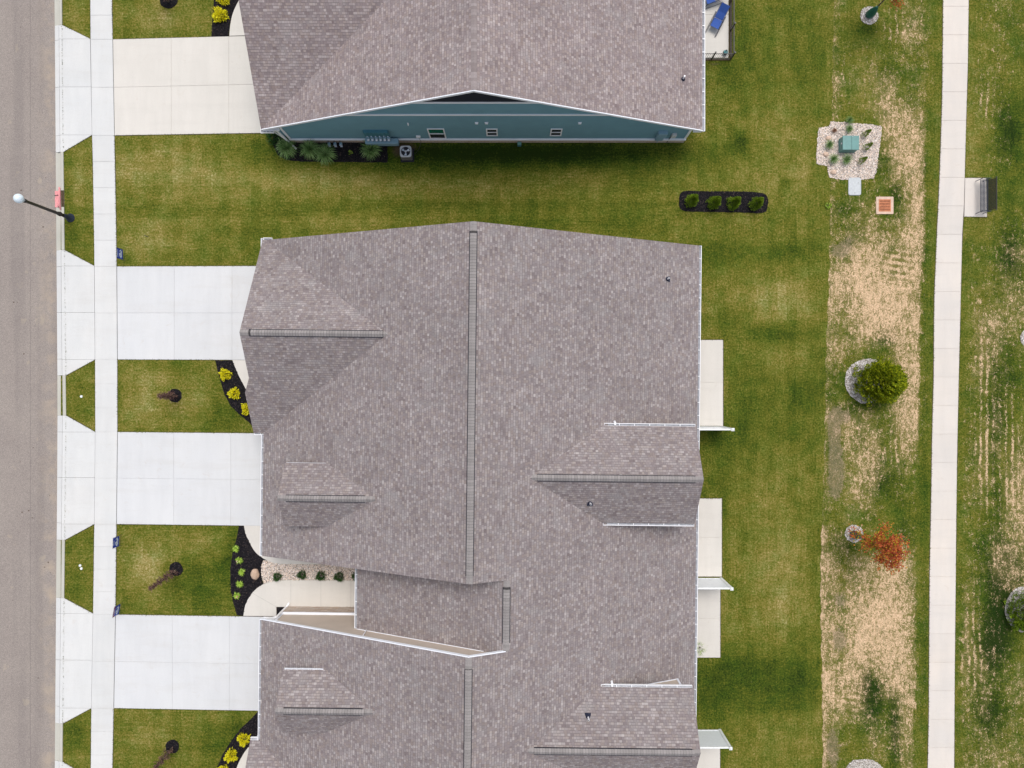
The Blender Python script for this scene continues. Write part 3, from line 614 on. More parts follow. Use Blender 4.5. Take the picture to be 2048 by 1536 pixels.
scatter('gravel_bed', jag(PX(gp), .012, .15), M['gravelbase'], M['pebble'], 900, .036, .006, .5, 'tan river gravel strip between the two front walks', 'gravel bed', base_h=.015)
tp = [(1662, 243), (1700, 246), (1763, 252), (1762, 275), (1758, 300), (1752, 345), (1746, 357), (1712, 362), (1658, 356), (1655, 331), (1632, 328), (1634, 290), (1637, 257), (1660, 252)]
scatter('gravel_bed', jag(PX(tp), .04, .15), M['gravelbase'], M['pebble'], 900, .034, .008, .5, 'pale gravel bed around the green utility box', 'gravel bed', base_h=.015)
def ring_bed(cx, cy, r, lb, r2=None):
    pl = [P(cx+r*math.cos(a*.3)*random.uniform(.94, 1.04), cy+(r2 or r)*math.sin(a*.3)*random.uniform(.94, 1.04))[:2] for a in range(21)]
    scatter('gravel_ring', pl, M['gravelbase'], M['pebble_white'], 850, .034, .008, .5, lb, 'gravel ring', base_h=.02)
ring_bed(1734, 762, 45, 'white gravel ring round the yellow green conifer'); ring_bed(1708, 1067, 18, 'white gravel ring round the red leaved tree'); ring_bed(1738, 31, 18, 'white gravel ring round the sapling at the top edge')
ring_bed(2050, 1218, 40, 'white gravel ring round the shrub cut by the right edge', 46); ring_bed(1728, 1560, 44, 'white gravel ring at the bottom edge of the photo'); ring_bed(2060, 676, 20, 'white gravel patch just entering at the right edge')

# blades of grass leaning over the edges of the slabs
inn = [offset(p, -.001) for p in edge_polys]; bedp = [PX(b[0]) for b in beds]
m = MB(); mt_blade = island('edge_blades', [(0, (.04, .065, .006)), (.6, (.10, .12, .015)), (1, (.24, .21, .06))], .8, .2)
for p in edge_polys:
    for i in range(len(p)):
        a = Vector(p[i]); b = Vector(p[(i+1) % len(p)]); L = (b-a).length
        if L > 60 or L < .05: continue
        d = (b-a)/L; cen = sum((Vector(q) for q in p), Vector((0, 0)))/len(p); nn = Vector((d.y, -d.x))
        if inside(*((a+b)/2+nn*.04), p): nn = -nn
        for k in range(int(L/.035)):
            q = a+d*random.uniform(0, L)
            if abs(q.x) > 34 or abs(q.y) > 26: continue
            o = q+nn*.07
            if random.random() < .35 or any(inside(o.x, o.y, z) for z in inn) or any(inside(o.x, o.y, z) for z in bedp): continue
            s0 = q+nn*random.uniform(.02, .07); w = random.uniform(.008, .02); L_ = random.uniform(.04, .11)
            m.face([(s0.x-d.x*w, s0.y-d.y*w, .004), (s0.x+d.x*w, s0.y+d.y*w, .004), (s0.x-nn.x*L_+d.x*random.uniform(-.04, .04), s0.y-nn.y*L_+d.y*random.uniform(-.04, .04), .05+random.uniform(0, .03))])
tag(m.build('edge_grass', mt_blade, merge=False), 'fringe of grass blades leaning over the edges of the pavements', 'grass', kind='stuff')
# ------------------------------------------------ roofs and houses
def slope(mb, poly, th=.10, caps=True):
    "a roof plane: shingled top with uv running along and up the slope, real thickness"
    p = [Vector(q) for q in poly]; n = Vector((0, 0, 0))
    for i in range(len(p)): n += p[i].cross(p[(i+1) % len(p)])
    n.normalize()
    if n.z < 0: p = p[::-1]; n = -n
    u = Vector((-n.y, n.x, 0)).normalized(); v = n.cross(u)
    if v.z < 0: v = -v
    uv = [(q.dot(u), q.dot(v)) for q in p]; mb.face(p, uv)
    for i in range(len(p)):
        j = (i+1) % len(p); a, b = p[i], p[j]; dn = Vector((0, 0, -th))
        mb.face([a, a+dn, b+dn, b], [uv[i], uv[i], uv[j], uv[j]])
    mb.face([q+Vector((0, 0, -th)) for q in p][::-1], uv[::-1])
def gutter(parent, a, b, out, z, width=.13, h=.11, name='gutter', tick=.76, label=None):
    "open channel from a to b (xy), lip on the side 'out' (unit vector), hanging under roof edge height z"
    A, B, O = Vector((*a, 0)), Vector((*b, 0)), Vector((*out, 0)); d = (B-A).normalized(); L = (B-A).length
    m = MB(); q = MB()
    def seg_(o0, o1, z0, z1, mbx, s=0, e=None):
        e = L if e is None else e
        c = [A+d*s+O*o0, A+d*e+O*o0, A+d*e+O*o1, A+d*s+O*o1]
        mbx.hexa([(v.x, v.y, z0) for v in c], [(v.x, v.y, z1) for v in c])
    z1 = z-.015
    seg_(0.0, width, z1-h, z1-h+.008, q)
    seg_(width-.022, width+.012, z1-h-.003, z1, m); seg_(-.012, .006, z1-h-.003, z1-.02, m)
    seg_(.0062, width-.0222, z1-h+.01, z1-.002, m, 0, .02); seg_(.0062, width-.0222, z1-h+.01, z1-.002, m, L-.02, L)
    n = max(1, int(L/tick))
    for i in range(1, n):
        s = L*i/n; seg_(-.02, width-.0222, z1-.014, z1+.004, m, s-.022, s+.022)
    g = m.build(name, M['gutter'], parent); q.build('gutter_trough', M['gutter_in'], g)
    if label: g['label'] = label
    return g
def ridge(parent, pts, drop, vent=None, w=.17, mat='cap'):
    """caps along a ridge line from pts[0] to pts[1]; drop = (left slope, right slope) fall per metre;
    vent = (s0, s1) metres along the ridge where the caps sit on a raised black-edged vent"""
    A, B = Vector(pts[0]), Vector(pts[1]); d = (B-A).normalized(); L = (B-A).length; sd_ = Vector((-d.y, d.x, 0))
    m = MB(); s = 0; i = 0
    while s < L-.02:
        e = min(L, s+.152); up = .012+(.055 if vent and vent[0] <= s < vent[1] else 0)
        a, b = A+d*(s+.003), A+d*(e-.007)
        for sg, dr in ((1, drop[0]), (-1, drop[1])):
            o = sd_*sg*w; f = Vector((0, 0, -dr*w))
            m.face([a+Vector((0, 0, up)), b+Vector((0, 0, up+.006)), b+o+f+Vector((0, 0, up+.006)), a+o+f+Vector((0, 0, up))])
            m.face([a+o+f+Vector((0, 0, up)), b+o+f+Vector((0, 0, up)), b+o+f+Vector((0, 0, up-.014)), a+o+f+Vector((0, 0, up-.014))])
        s = e; i += 1
    c = m.build('ridge_cap', M[mat], parent)
    if vent:
        v = MB()
        a, b = A+d*vent[0], A+d*vent[1]
        for sg, dr in ((1, drop[0]), (-1, drop[1])):
            wi = w+.022; o = sd_*sg*wi; f = Vector((0, 0, -dr*wi)); u = Vector((0, 0, .058)); l = Vector((0, 0, -.02))
            v.face([a+u, b+u, b+o+f+u, a+o+f+u]); v.face([a+o+f+u, b+o+f+u, b+o+f+l, a+o+f+l])
            v.face([a+u, a+o+f+u, a+o+f+l, a+l]); v.face([b+u, b+o+f+u, b+o+f+l, b+l])
        v.build('ridge_vent', M['vent_body'], parent)
        # black line plus the filter lip, standing just above
        q = MB()
        for sg, dr in ((1, drop[0]), (-1, drop[1])):
            o = sd_*sg*(w+.015); f = Vector((0, 0, -dr*(w+.015)+.064)); q.bar(a+o+f, b+o+f, .04, .012)
        q.build('vent_edge', M['vent_dark'], parent)
def vent_pipe(parent, px, py, z, tilt=(0, 0)):
    x, y, _ = P(px, py, z); m = MB(); m.lathe([(.15, -.06), (.13, .01), (.07, .09), (.055, .10)], (x, y, z), 14)
    b = m.build('pipe_boot', M['rubber'], parent); q = MB(); q.tube([(x, y, z), (x, y, z+.36)], .048, 12, True)
    q.build('vent_pipe', M['pvc'], parent)
    w = MB(); w.lathe([(.034, z+.361), (.034, z+.363)], (x, y, 0), 10); w.build('pipe_opening', M['vent_dark'], parent)
    return b
def rake(parent, pts, n, h=.20, t=.03, mat='trim', vis=False):
    "white board along a gable edge, hanging below the roof top; n = outward unit (x, y)"
    m = MB()
    for a, b in zip(pts[:-1], pts[1:]):
        A, B = Vector(a), Vector(b); N = Vector((*n, 0)); u = Vector((0, 0, .006)); l = Vector((0, 0, -h))
        q0, q1 = (.003, t+.003) if vis else (-.035, -.004)
        if not vis: u = Vector((0, 0, -.101))
        m.hexa([A+l+N*q0, B+l+N*q0, B+l+N*q1, A+l+N*q1], [A+u+N*q0, B+u+N*q0, B+u+N*q1, A+u+N*q1])
    return m.build('rake_board', M[mat], parent)
def gable_body(mb, axis, a0, a1, c, hw0, hw1, zr, s0, s1, z0=-.05, drop=.13):
    "solid house body: profile is a gable; axis 'y' = ridge along y; c ridge coordinate; hw0/hw1 half widths; s slopes"
    prof = [(c-hw0, z0), (c+hw1, z0), (c+hw1, zr-s1*hw1-drop), (c, zr-drop), (c-hw0, zr-s0*hw0-drop)]
    f = (lambda u, a, z: (u, a, z)) if axis == 'y' else (lambda u, a, z: (a, u, z))
    b = [f(u, a0, z) for u, z in prof]; t = [f(u, a1, z) for u, z in prof]
    n = len(b)
    for i in range(n):
        j = (i+1) % n; mb.face([b[i], b[j], t[j], t[i]])
    mb.face(b[::-1]); mb.face(t)
def window(parent, x0, x1, z0, z1, y, ny, glass='glass', mid=True, fw=.07):
    "window in a wall facing (0, ny)"
    m = MB(); d0, d1 = sorted((y+.002*ny, y+.05*ny))
    m.box(x0, x0+fw, d0, d1, z0, z1); m.box(x1-fw, x1, d0, d1, z0, z1); m.box(x0+fw+.001, x1-fw-.001, d0, d1, z0, z0+fw); m.box(x0+fw+.001, x1-fw-.001, d0, d1, z1-fw, z1)
    zm = (z0+z1)/2
    if mid: m.box(x0+fw+.001, x1-fw-.001, d0, d1, zm-fw*.4, zm+fw*.4)
    w = m.build('window', M['trim'], parent); g = MB(); e0, e1 = sorted((y+.001*ny, y+.02*ny)); g.box(x0+fw*.5, x1-fw*.5, e0, e1, z0+fw*.5, zm if glass == 'glass_green' else z1-fw*.5)
    g.build('pane', M['glass'], w)
    if glass == 'glass_green':
        g = MB(); g.box(x0+fw*.5, x1-fw*.5, e0, e1, zm+.002, z1-fw*.5); g.build('pane', M[glass], w)['label'] = 'green shaded upper pane'
    return w
def garage_door(parent, x, y0, y1, z1):
    m = MB(); n = 4
    for i in range(n):
        a, b = z1*i/n+.006, z1*(i+1)/n-.006; m.box(x-.05, x-.005, y0, y1, a, b)
    d = m.build('garage_door', M['door'], parent); q = MB(); q.box(x-.07, x-.003, y0-.12, y0-.005, 0.02, z1+.1); q.box(x-.07, x-.003, y1+.005, y1+.12, .02, z1+.1); q.box(x-.07, x-.003, y0-.004, y1+.004, z1+.001, z1+.12)
    q.build('door_frame', M['trim'], d)
def downspout(parent, pts, w=.08):
    m = MB()
    for a, b in zip(pts[:-1], pts[1:]): m.bar(a, b, w, w*.75)
    return m.build('downspout', M['gutter'], parent, bevel=.008)

# ===== the grey-brown roofed long house
TH = -.0113
Hs = thing('house', 'long tan house under a grey brown shingle roof with black edged ridge vents', 'house', (0, 0, 0), TH)
Xw, Xr, Xe, s5, zR = -14.57, -2.06, 10.98, .4167, 7.77
zM = lambda X: zR-s5*abs(X-Xr)
YN, YS, YN2, YS2 = 8.30, -10.27, -14.02, -32.6
zg = 5.82; Xv = Xr-(zR-zg)/s5; Yg = 2.62; Xg = -14.75; sg = (zg-2.55)/5.675
Yg2 = -26.8; YgN2 = -21.12; Xc = -.16; zc = zM(Xc); Xcw = -8.78; zcw = zc-s5*(Xc-Xcw)
V3 = lambda x, y, z: (x, y, z)
r = MB()
slope(r, [V3(Xr, YN, zR), V3(Xw, YN, zM(Xw)), V3(Xv, Yg, zg), V3(Xw, -3.05, zM(Xw)), V3(Xw, YS, zM(Xw)), V3(Xr, YS, zR)])
slope(r, [V3(Xr, YN, zR), V3(Xr, YS, zR), V3(Xc, YS, zc), V3(Xc, YN2, zc), V3(Xr, YN2, zR), V3(Xr, YS2, zR), V3(Xe, YS2, zM(Xe)), V3(Xe, YN, zM(Xe))])
slope(r, [V3(Xr, YN2, zR), V3(Xw, YN2, zM(Xw)), V3(Xw, YgN2, zM(Xw)), V3(Xv, Yg2, zg), V3(Xw, YS2, zM(Xw)), V3(Xr, YS2, zR)])
slope(r, [V3(Xc, YS+.2, zc), V3(Xcw, YS+.2, zcw), V3(Xcw, -14.19, zcw), V3(Xc, -14.19, zc)])
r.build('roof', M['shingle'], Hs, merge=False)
r = MB()
slope(r, [V3(Xg, Yg, zg), V3(Xv, Yg, zg), V3(Xw, YN, zM(Xw)), V3(Xg, YN, zM(Xw)-.0)])
sp_z = lambda y: zg-sg*(Yg-y)
slope(r, [V3(Xg, Yg, zg), V3(Xg, .17, sp_z(.17)), V3(-15.15, -.67, sp_z(-.67)), V3(-15.15, -3.05, sp_z(-3.05)), V3(Xw, -3.05, sp_z(-3.05)), V3(Xv, Yg, zg)])
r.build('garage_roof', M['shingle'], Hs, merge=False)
r = MB(); sg2 = (zg-2.55)/(YgN2-Yg2)
spn = lambda y: zg-sg2*(y-Yg2)
slope(r, [V3(Xg, Yg2, zg), V3(Xv, Yg2, zg), V3(Xw, YS2, zM(Xw)), V3(Xg, YS2, zM(Xw))])
slope(r, [V3(Xg, Yg2, zg), V3(Xg, -24.3, spn(-24.3)), V3(-15.15, -23.5, spn(-23.5)), V3(-15.15, YgN2, spn(YgN2)), V3(Xw, YgN2, spn(YgN2)), V3(Xv, Yg2, zg)])
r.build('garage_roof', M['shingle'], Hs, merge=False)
def small_gable(parent, xb, xf, yc, hw, zr, ze, xvalley, dirx):
    "gable roof running along x: back apex xb, front xf, eaves at yc +- hw"
    r = MB()
    for sgn in (1, -1):
        slope(r, [V3(xf, yc, zr), V3(xb, yc, zr), V3(xvalley, yc+sgn*hw, ze), V3(xf, yc+sgn*hw, ze)], .09)
    return r.build('gable_roof', M['shingle'], parent, merge=False)
Xb = Xr+(zR-6.5)/s5; Xvl = Xr+(zR-4.79)/s5
for yc in (-4.95, -19.46):
    small_gable(Hs, Xb, 10.22, yc, 2.70, 6.5, 4.79, Xvl, 1)
    b = MB(); gable_body(b, 'x', 1.2, 9.85, yc, 2.35, 2.35, 6.5, .633, .633, 1.0, .12); b.build('gable_wall', M['siding_tan'], Hs)
    ridge(Hs, ((Xb+.1, yc, 6.5), (10.22, yc, 6.5)), (.633, .633), (.3, 8.7), .16)
    for sgn in (1, -1):
        gutter(Hs, (Xvl+.05, yc+sgn*2.70), (10.2, yc+sgn*2.70), (0, sgn), 4.79)
    rake(Hs, [(10.22, yc+2.7, 4.79), (10.22, yc, 6.5), (10.22, yc-2.7, 4.79)], (1, 0))
    m = MB()                                                   # corner boards and skirt of the cheek wall
    m.box(9.78, 9.90, yc+2.351, yc+2.38, zM(9.84)-.1, 4.6); m.bar((5.4, yc+2.365, zM(5.4)+.02), (9.78, yc+2.365, zM(9.78)+.04), .03, .06)
    m.build('corner_board', M['trim'], Hs)
    m = MB(); m.tube([(5.75, yc+2.72, 4.75), (5.75, yc+2.85, 4.72), (5.75, yc+2.92, 4.55)], .07, 8); m.build('downspout', M['gutter'], Hs)
Xd = Xr-(zR-5.6)/s5; Xdv = Xr-(zR-4.33)/s5
for yc in (-6.35, -17.94):
    small_gable(Hs, Xd, -12.68, yc, 1.78, 5.6, 4.33, Xdv, -1)
    b = MB(); gable_body(b, 'x', -12.3, -7.6, yc, 1.45, 1.45, 5.6, .713, .713, 1.6, .12); b.build('dormer_wall', M['siding_tan'], Hs)
    ridge(Hs, ((-12.68, yc, 5.6), (Xd-.1, yc, 5.6)), (.713, .713), (.45, 4.75), .16)
    rake(Hs, [(-12.68, yc-1.78, 4.33), (-12.68, yc, 5.6), (-12.68, yc+1.78, 4.33)], (-1, 0))
    m = MB(); m.box(-12.6, Xdv-.1, yc+1.78, yc+1.81, 4.2, 4.34) if yc < -10 else m.box(-12.6, Xdv-.1, yc+1.78, yc+1.79, 4.22, 4.30)
    m.build('fascia', M['trim'], Hs)
    m = MB(); m.box(-12.33, -12.24, yc+1.451, yc+1.475, 3.3, 4.4); m.bar((-12.24, yc+1.465, zM(-12.24)+.02), (-10.4, yc+1.465, zM(-10.4)+.02), .025, .05); m.build('corner_board', M['trim'], Hs)
    window(Hs, 0, 0, 0, 0, 0, 1) if False else None
# bodies
b = MB()
for y0, y1 in ((YN-.22, YS+.22), (-14.2, YS2+.2)):
    gable_body(b, 'y', y1, y0, Xr, 11.84, 12.46, zR, s5, s5)
b.build('wall', M['siding_tan'], Hs)
b = MB(); prof = [(-8.35, -.05), (10.38, -.05), (10.38, zM(10.38)-.13), (Xc, zc-.13), (-8.35, zcw+.05)]
bb = [(x, -10.06, z) for x, z in prof]; tt = [(x, -14.19, z) for x, z in prof]
for i in range(5):
    j = (i+1) % 5; b.face([bb[i], bb[j], tt[j], tt[i]])
b.face(bb[::-1]); b.face(tt); b.build('wall', M['siding_tan'], Hs)
b = MB(); gable_body(b, 'x', -14.35, -8, Yg, 5.2, 5.35, zg, sg, sg); b.build('garage_wall', M['siding_tan'], Hs); b = MB(); gable_body(b, 'x', -14.35, -8, Yg2, 5.35, 5.2, zg, sg2, sg2); b.build('garage_wall', M['siding_tan'], Hs)
b = MB()
b.box(-13.98, 10.43, YN-.219, YN-.16, -.04, .85); b.build('stone_base', M['stone'], Hs); b = MB(); b.box(-13.98, -8.4, -14.199, -14.04, -.04, 1.0); b.build('stone_base', M['stone'], Hs); b = MB(); b.box(-14.42, -14.351, -2.6, -1.8, -.04, 1.0)
b.build('stone_base', M['stone'], Hs)
b = MB(); b.box(-14.0, -8.4, -14.199, -14.06, 1.002, 1.07); b.box(-13.93, -13.80, -14.199, -14.165, 1.075, 2.3); b.build('trim_band', M['trim'], Hs)
garage_door(Hs, -14.35, -1.2, 3.8, 2.1); garage_door(Hs, -14.35, -29.6, -24.6, 2.1); garage_door(Hs, -13.9, -9.6, -4.2, 2.1); garage_door(Hs, -13.9, -20.4, -15.0, 2.1)
for (wx0, wx1) in ((-9, -8), (-3, -2.2), (3, 4.2)):
    window(Hs, wx0, wx1, .95, 2.1, YN-.22, 1)
for (wy0, wy1) in ((6.5, 4.7), (2.2, .4), (-10.9, -12.1), (-15.2, -16.8)):
    m = MB(); a, c_ = sorted((wy0, wy1)); x = 10.40
    m.box(x+.0, x+.05, a, a+.08, .3, 2.05); m.box(x, x+.05, c_-.08, c_, .3, 2.05); m.box(x, x+.05, a+.081, c_-.081, .3, .38); m.box(x, x+.05, a+.081, c_-.081, 1.97, 2.05)
    w = m.build('window', M['trim'], Hs); g = MB(); g.box(x, x+.02, a+.04, c_-.04, .34, 2.0); g.build('pane', M['glass'], w)
ridge(Hs, ((Xr, YN, zR), (Xr, YS, zR)), (s5, s5), (.5, 18.15), .17)
ridge(Hs, ((Xr, YN2, zR), (Xr, YS2, zR)), (s5, s5), (.6, 18), .17)
ridge(Hs, ((Xc, YS-.02, zc), (Xc, -14.0, zc)), (s5, s5), (.35, 3.25), .17)
ridge(Hs, ((Xg, Yg, zg), (Xv+.1, Yg, zg)), (sg, sg), (.5, 7.75), .16)
gutter(Hs, (Xw, -3.12), (Xw, YS), (-1, 0), zM(Xw)); gutter(Hs, (Xw, YN2), (Xw, YgN2-.05), (-1, 0), zM(Xw)); gutter(Hs, (Xcw, YS-.02), (Xcw, -14.17), (-1, 0), zcw)
gutter(Hs, (Xe, YN), (Xe, YS2), (1, 0), zM(Xe))
gutter(Hs, (-15.13, YgN2), (Xw-.15, YgN2), (0, 1), 2.56, .16); gutter(Hs, (-15.13, -3.05), (Xw-.15, -3.05), (0, -1), 2.56, .1)
gutter(Hs, (-14.72, YN), (-14.2, YN), (0, 1), 2.56, .13); gutter(Hs, (-14.76, YN+.12), (-14.76, YN-.45), (-1, 0), 2.50, .11)
rake(Hs, [(Xw-.1, YN2, zM(Xw)-.04), (Xr, YN2, zR), (Xc+.0, YN2, zc)], (0, 1), .20, .05, vis=True)
rake(Hs, [(Xw, YN, zM(Xw)), (Xr, YN, zR), (Xe, YN, zM(Xe))], (0, 1), .20, .012, 'gutter_in'); rake(Hs, [(Xw, YS, zM(Xw)), (Xr, YS, zR), (Xc, YS, zc)], (0, -1), .18, .02)
rake(Hs, [(Xg, YN, 2.55), (Xg, Yg, zg), (Xg, .17, sp_z(.17))], (-1, 0)); rake(Hs, [(-15.15, -.67, sp_z(-.67)), (-15.15, -3.05, sp_z(-3.05))], (-1, 0))
rake(Hs, [(Xg, YS2, 2.55), (Xg, Yg2, zg), (Xg, -24.3, spn(-24.3))], (-1, 0)); rake(Hs, [(-15.15, -23.5, spn(-23.5)), (-15.15, YgN2, spn(YgN2))], (-1, 0))
m = MB(); A_ = (Xcw, -14.19, zcw+.02); B_ = (-1.35, -14.19, zc-s5*(Xc+1.35)+.02); m.bar(A_, B_, .045, .02); m.build('flashing', M['trim'], Hs)
# flashing where connector meets; porch posts
for (x, y) in ((-14.95, -2.85), (-14.95, -.85), (-14.95, -21.35), (-14.95, -23.3), (-8.6, -12.1)):
    m = MB(); m.box(x-.09, x+.09, y-.09, y+.09, 0.03, 2.35 if x < -10 else 3.2); m.box(x-.13, x+.13, y-.13, y+.13, 0.031, .9); m.build('porch_post', M['trim'], Hs)
downspout(Hs, [(-14.5, -13.95, 2.40), (-14.1, -14.05, 2.15), (-13.88, -14.05, 1.95), (-13.88, -14.03, .15), (-13.75, -13.80, .08)], .11)
downspout(Hs, [(-8.15, -14.12, 3.75), (-8.15, -14.12, 4.6)], .06)
for (x, y, z) in ((1336, 556, 4.1), (1181, 1007, 5.45), (1177, 1439, 5.55)): pass
HsW = {}
def vp(px, py, surf):
    "vent pipe standing on the house roof; surf gives roof height from local xy"
    z = 4.5
    for _ in range(8):
        x, y, _z = P(px, py, z); lx = x*math.cos(-TH)-y*math.sin(-TH); ly = x*math.sin(-TH)+y*math.cos(-TH); z = surf(lx, ly)
    m = MB(); m.lathe([(.14, -.07), (.13, .02), (.08, .10), (.06, .11)], (lx, ly, z), 14); m.box(lx-.16, lx+.16, ly-.16, ly+.16, z-.09, z-.02)
    p = m.build('pipe_boot', M['rubber'], Hs); q = MB(); q.tube([(lx, ly, z), (lx, ly, z+.42)], .05, 12); q.build('vent_pipe', M['pvc'], p)
    w = MB(); w.lathe([(.036, 0), (.036, .003)], (lx, ly, z+.421), 10); w.build('pipe_opening', M['vent_dark'], p)
vp(1335, 558, lambda x, y: zM(x)); vp(1180, 1006, lambda x, y: max(zM(x), 6.5-.633*abs(y+4.95))); vp(1176, 1433, lambda x, y: max(zM(x), 6.5-.633*abs(y+19.46)))

# ===== the teal house at the top
Hb = thing('house', 'teal sided house with warm grey roof, meters and windows on its gable wall', 'house', (0, 0, 0), 0)
bXw, bXr, bXe, bR = -14.66, -1.94, 11.20, 8.0
zB = lambda X: bR-s5*abs(X-bXr)
bY0, bY1 = 14.94, 40.5; bg = 20.85; bzg = zB(bXw)+.577*(bg-bY0); bXv = bXr-(bR-bzg)/s5
r = MB()
slope(r, [V3(bXr, bY0, bR), V3(bXw, bY0, zB(bXw)), V3(bXv, bg, bzg), V3(bXw, 2*bg-bY0, zB(bXw)), V3(bXw, bY1, zB(bXw)), V3(bXr, bY1, bR)])
slope(r, [V3(bXr, bY0, bR), V3(bXr, bY1, bR), V3(bXe, bY1, zB(bXe)), V3(bXe, bY0, zB(bXe))])
r.build('roof', M['shingle_warm'], Hb, merge=False)
r = MB(); bXg = -14.70
slope(r, [V3(bXg, bg, bzg), V3(bXv, bg, bzg), V3(bXw, bY0, zB(bXw)), V3(bXg, bY0, zB(bXw))]); slope(r, [V3(bXg, bg, bzg), V3(bXv, bg, bzg), V3(bXw, 2*bg-bY0, zB(bXw)), V3(bXg, 2*bg-bY0, zB(bXw))])
r.build('garage_roof', M['shingle_warm'], Hb, merge=False)
ridge(Hb, ((bXr, bY0+.01, bR), (bXr, bY1, bR)), (s5, s5), None, .15, 'cap_warm'); ridge(Hb, ((bXg, bg, bzg), (bXv, bg, bzg)), (.577, .577), None, .15, 'cap_warm')
wY = 15.15
b = MB(); gable_body(b, 'y', wY, bY1-.3, bXr, bXr+13.72, 10.70-bXr, bR, s5, s5); b.build('wall', M['siding_teal'], Hb)
b = MB(); gable_body(b, 'x', -14.3, -8, bg, 5.4, 5.4, bzg, .577, .577); b.build('garage_wall', M['siding_teal'], Hb); garage_door(Hb, -14.3, 18.4, 23.4, 2.1)
b = MB(); b.box(-13.74, 10.72, wY-.06, wY-.001, -.04, .40); b.build('stone_base', M['stone'], Hb)
xr = lambda z: (bR-.16-z)/s5
for z0, z1, tk in ((.402, .55, .085), (4.22, 4.37, .05), (5.90, 6.06, .05)):
    b = MB(); hl = min(xr(z1), 11.72) if z0 > 1 else None
    x0, x1 = (bXr-hl, bXr+hl) if hl else (-13.76, 10.74)
    b.box(x0, x1, wY-tk, wY-.001, z0, z1); b.build('trim_band', M['trim'], Hb)
b = MB(); hl = xr(6.07); b.face([(bXr-hl, wY-.02, 6.07), (bXr+hl, wY-.02, 6.07), (bXr, wY-.02, bR-.16)]); b.face([(bXr-hl, wY-.005, 6.07), (bXr, wY-.005, bR-.16), (bXr+hl, wY-.005, 6.07)]); b.build('gable_shakes', M['shake_dark'], Hb, merge=False)
b = MB(); b.box(-13.76, -13.62, wY-.04, wY-.001, .56, 2.75); b.build('corner_board', M['trim'], Hb); b = MB(); b.box(10.60, 10.73, wY-.04, wY-.001, .56, zB(10.7)-.16); b.build('corner_board', M['trim'], Hb)
rake(Hb, [(bXw, bY0, zB(bXw)), (bXr, bY0, bR), (bXe, bY0, zB(bXe))], (0, -1), .17, .05, vis=True)
m = MB()                                                      # boxed soffit under the overhang
for xa, xb_ in ((bXw, bXr), (bXe, bXr)):
    za, zb_ = zB(xa)-.12, bR-.12; m.hexa([(xa, bY0+.01, za-.03), (xb_, bY0+.01, zb_-.03), (xb_, wY-.005, zb_-.03), (xa, wY-.005, za-.03)], [(xa, bY0+.01, za), (xb_, bY0+.01, zb_), (xb_, wY-.005, zb_), (xa, wY-.005, za)])
m.build('soffit', M['trim'], Hb)
gutter(Hb, (bXe, bY0-.06), (bXe, bY1), (1, 0), zB(bXe), .15); gutter(Hb, (bXw-.03, bY0+.5), (bXw-.03, bY0-.16), (-1, 0), 2.48, .11, tick=.2); gutter(Hb, (bXw-.03, bY0-.03), (bXw+.62, bY0-.03), (0, -1), 2.48, .10, tick=.2)
m = MB(); m.box(bXe-.5, bXe-.01, bY0-.05, wY+.3, zB(bXe)-.26, zB(bXe)-.16); m.build('eave_return', M['trim'], Hb); m = MB(); m.box(bXw+.02, -13.7, bY0-.02, wY+.3, zB(bXw)-.30, zB(bXw)-.2); m.build('eave_return', M['trim'], Hb)
window(Hb, -5.05, -4.03, .62, 2.22, wY, -1, 'glass_green'); window(Hb, -1.55, -.86, 1.08, 2.2, wY, -1); window(Hb, 2.30, 3.0, 1.08, 2.2, wY, -1)
def wallp(px, py, z): k = (H-z)/H; return (px-1024)/32*k
downspout(Hb, [(-14.2, 15.0, 2.40), (-13.95, 15.02, 2.2), (-13.85, 15.0, .6), (-13.80, 14.98, .22), (-13.45, 14.65, .10)], .11)
downspout(Hb, [(-14.30, 15.05, 2.3), (-14.02, 15.05, 1.2), (-13.92, 15.05, .5)], .06)
for (x, z, w, h) in ((-6.05, 2.95, .05, .24), (-2.05, 3.12, .17, .10), (-1.48, 3.12, .17, .10), (3.93, 3.12, .17, .10)):
    m = MB(); m.box(x-w/2, x+w/2, wY-.09, wY-.002, z-h/2, z+h/2); m.box(x-w/2-.02, x+w/2+.02, wY-.02, wY-.0015, z-h/2-.02, z+h/2+.02); m.build('wall_vent', M['trim'], Hb, bevel=.008)
# roof pipe of the teal house
zp = 4.0
for _ in range(6): xx, yy_, _q = P(1366, 158, zp); zp = zB(xx)
m = MB(); m.lathe([(.14, -.07), (.13, .02), (.08, .10), (.06, .11)], (xx, yy_, zp), 14); pb_ = m.build('pipe_boot', M['rubber'], Hb); q = MB(); q.tube([(xx, yy_, zp), (xx, yy_, zp+.40)], .05, 12); q.build('vent_pipe', M['pvc'], pb_)

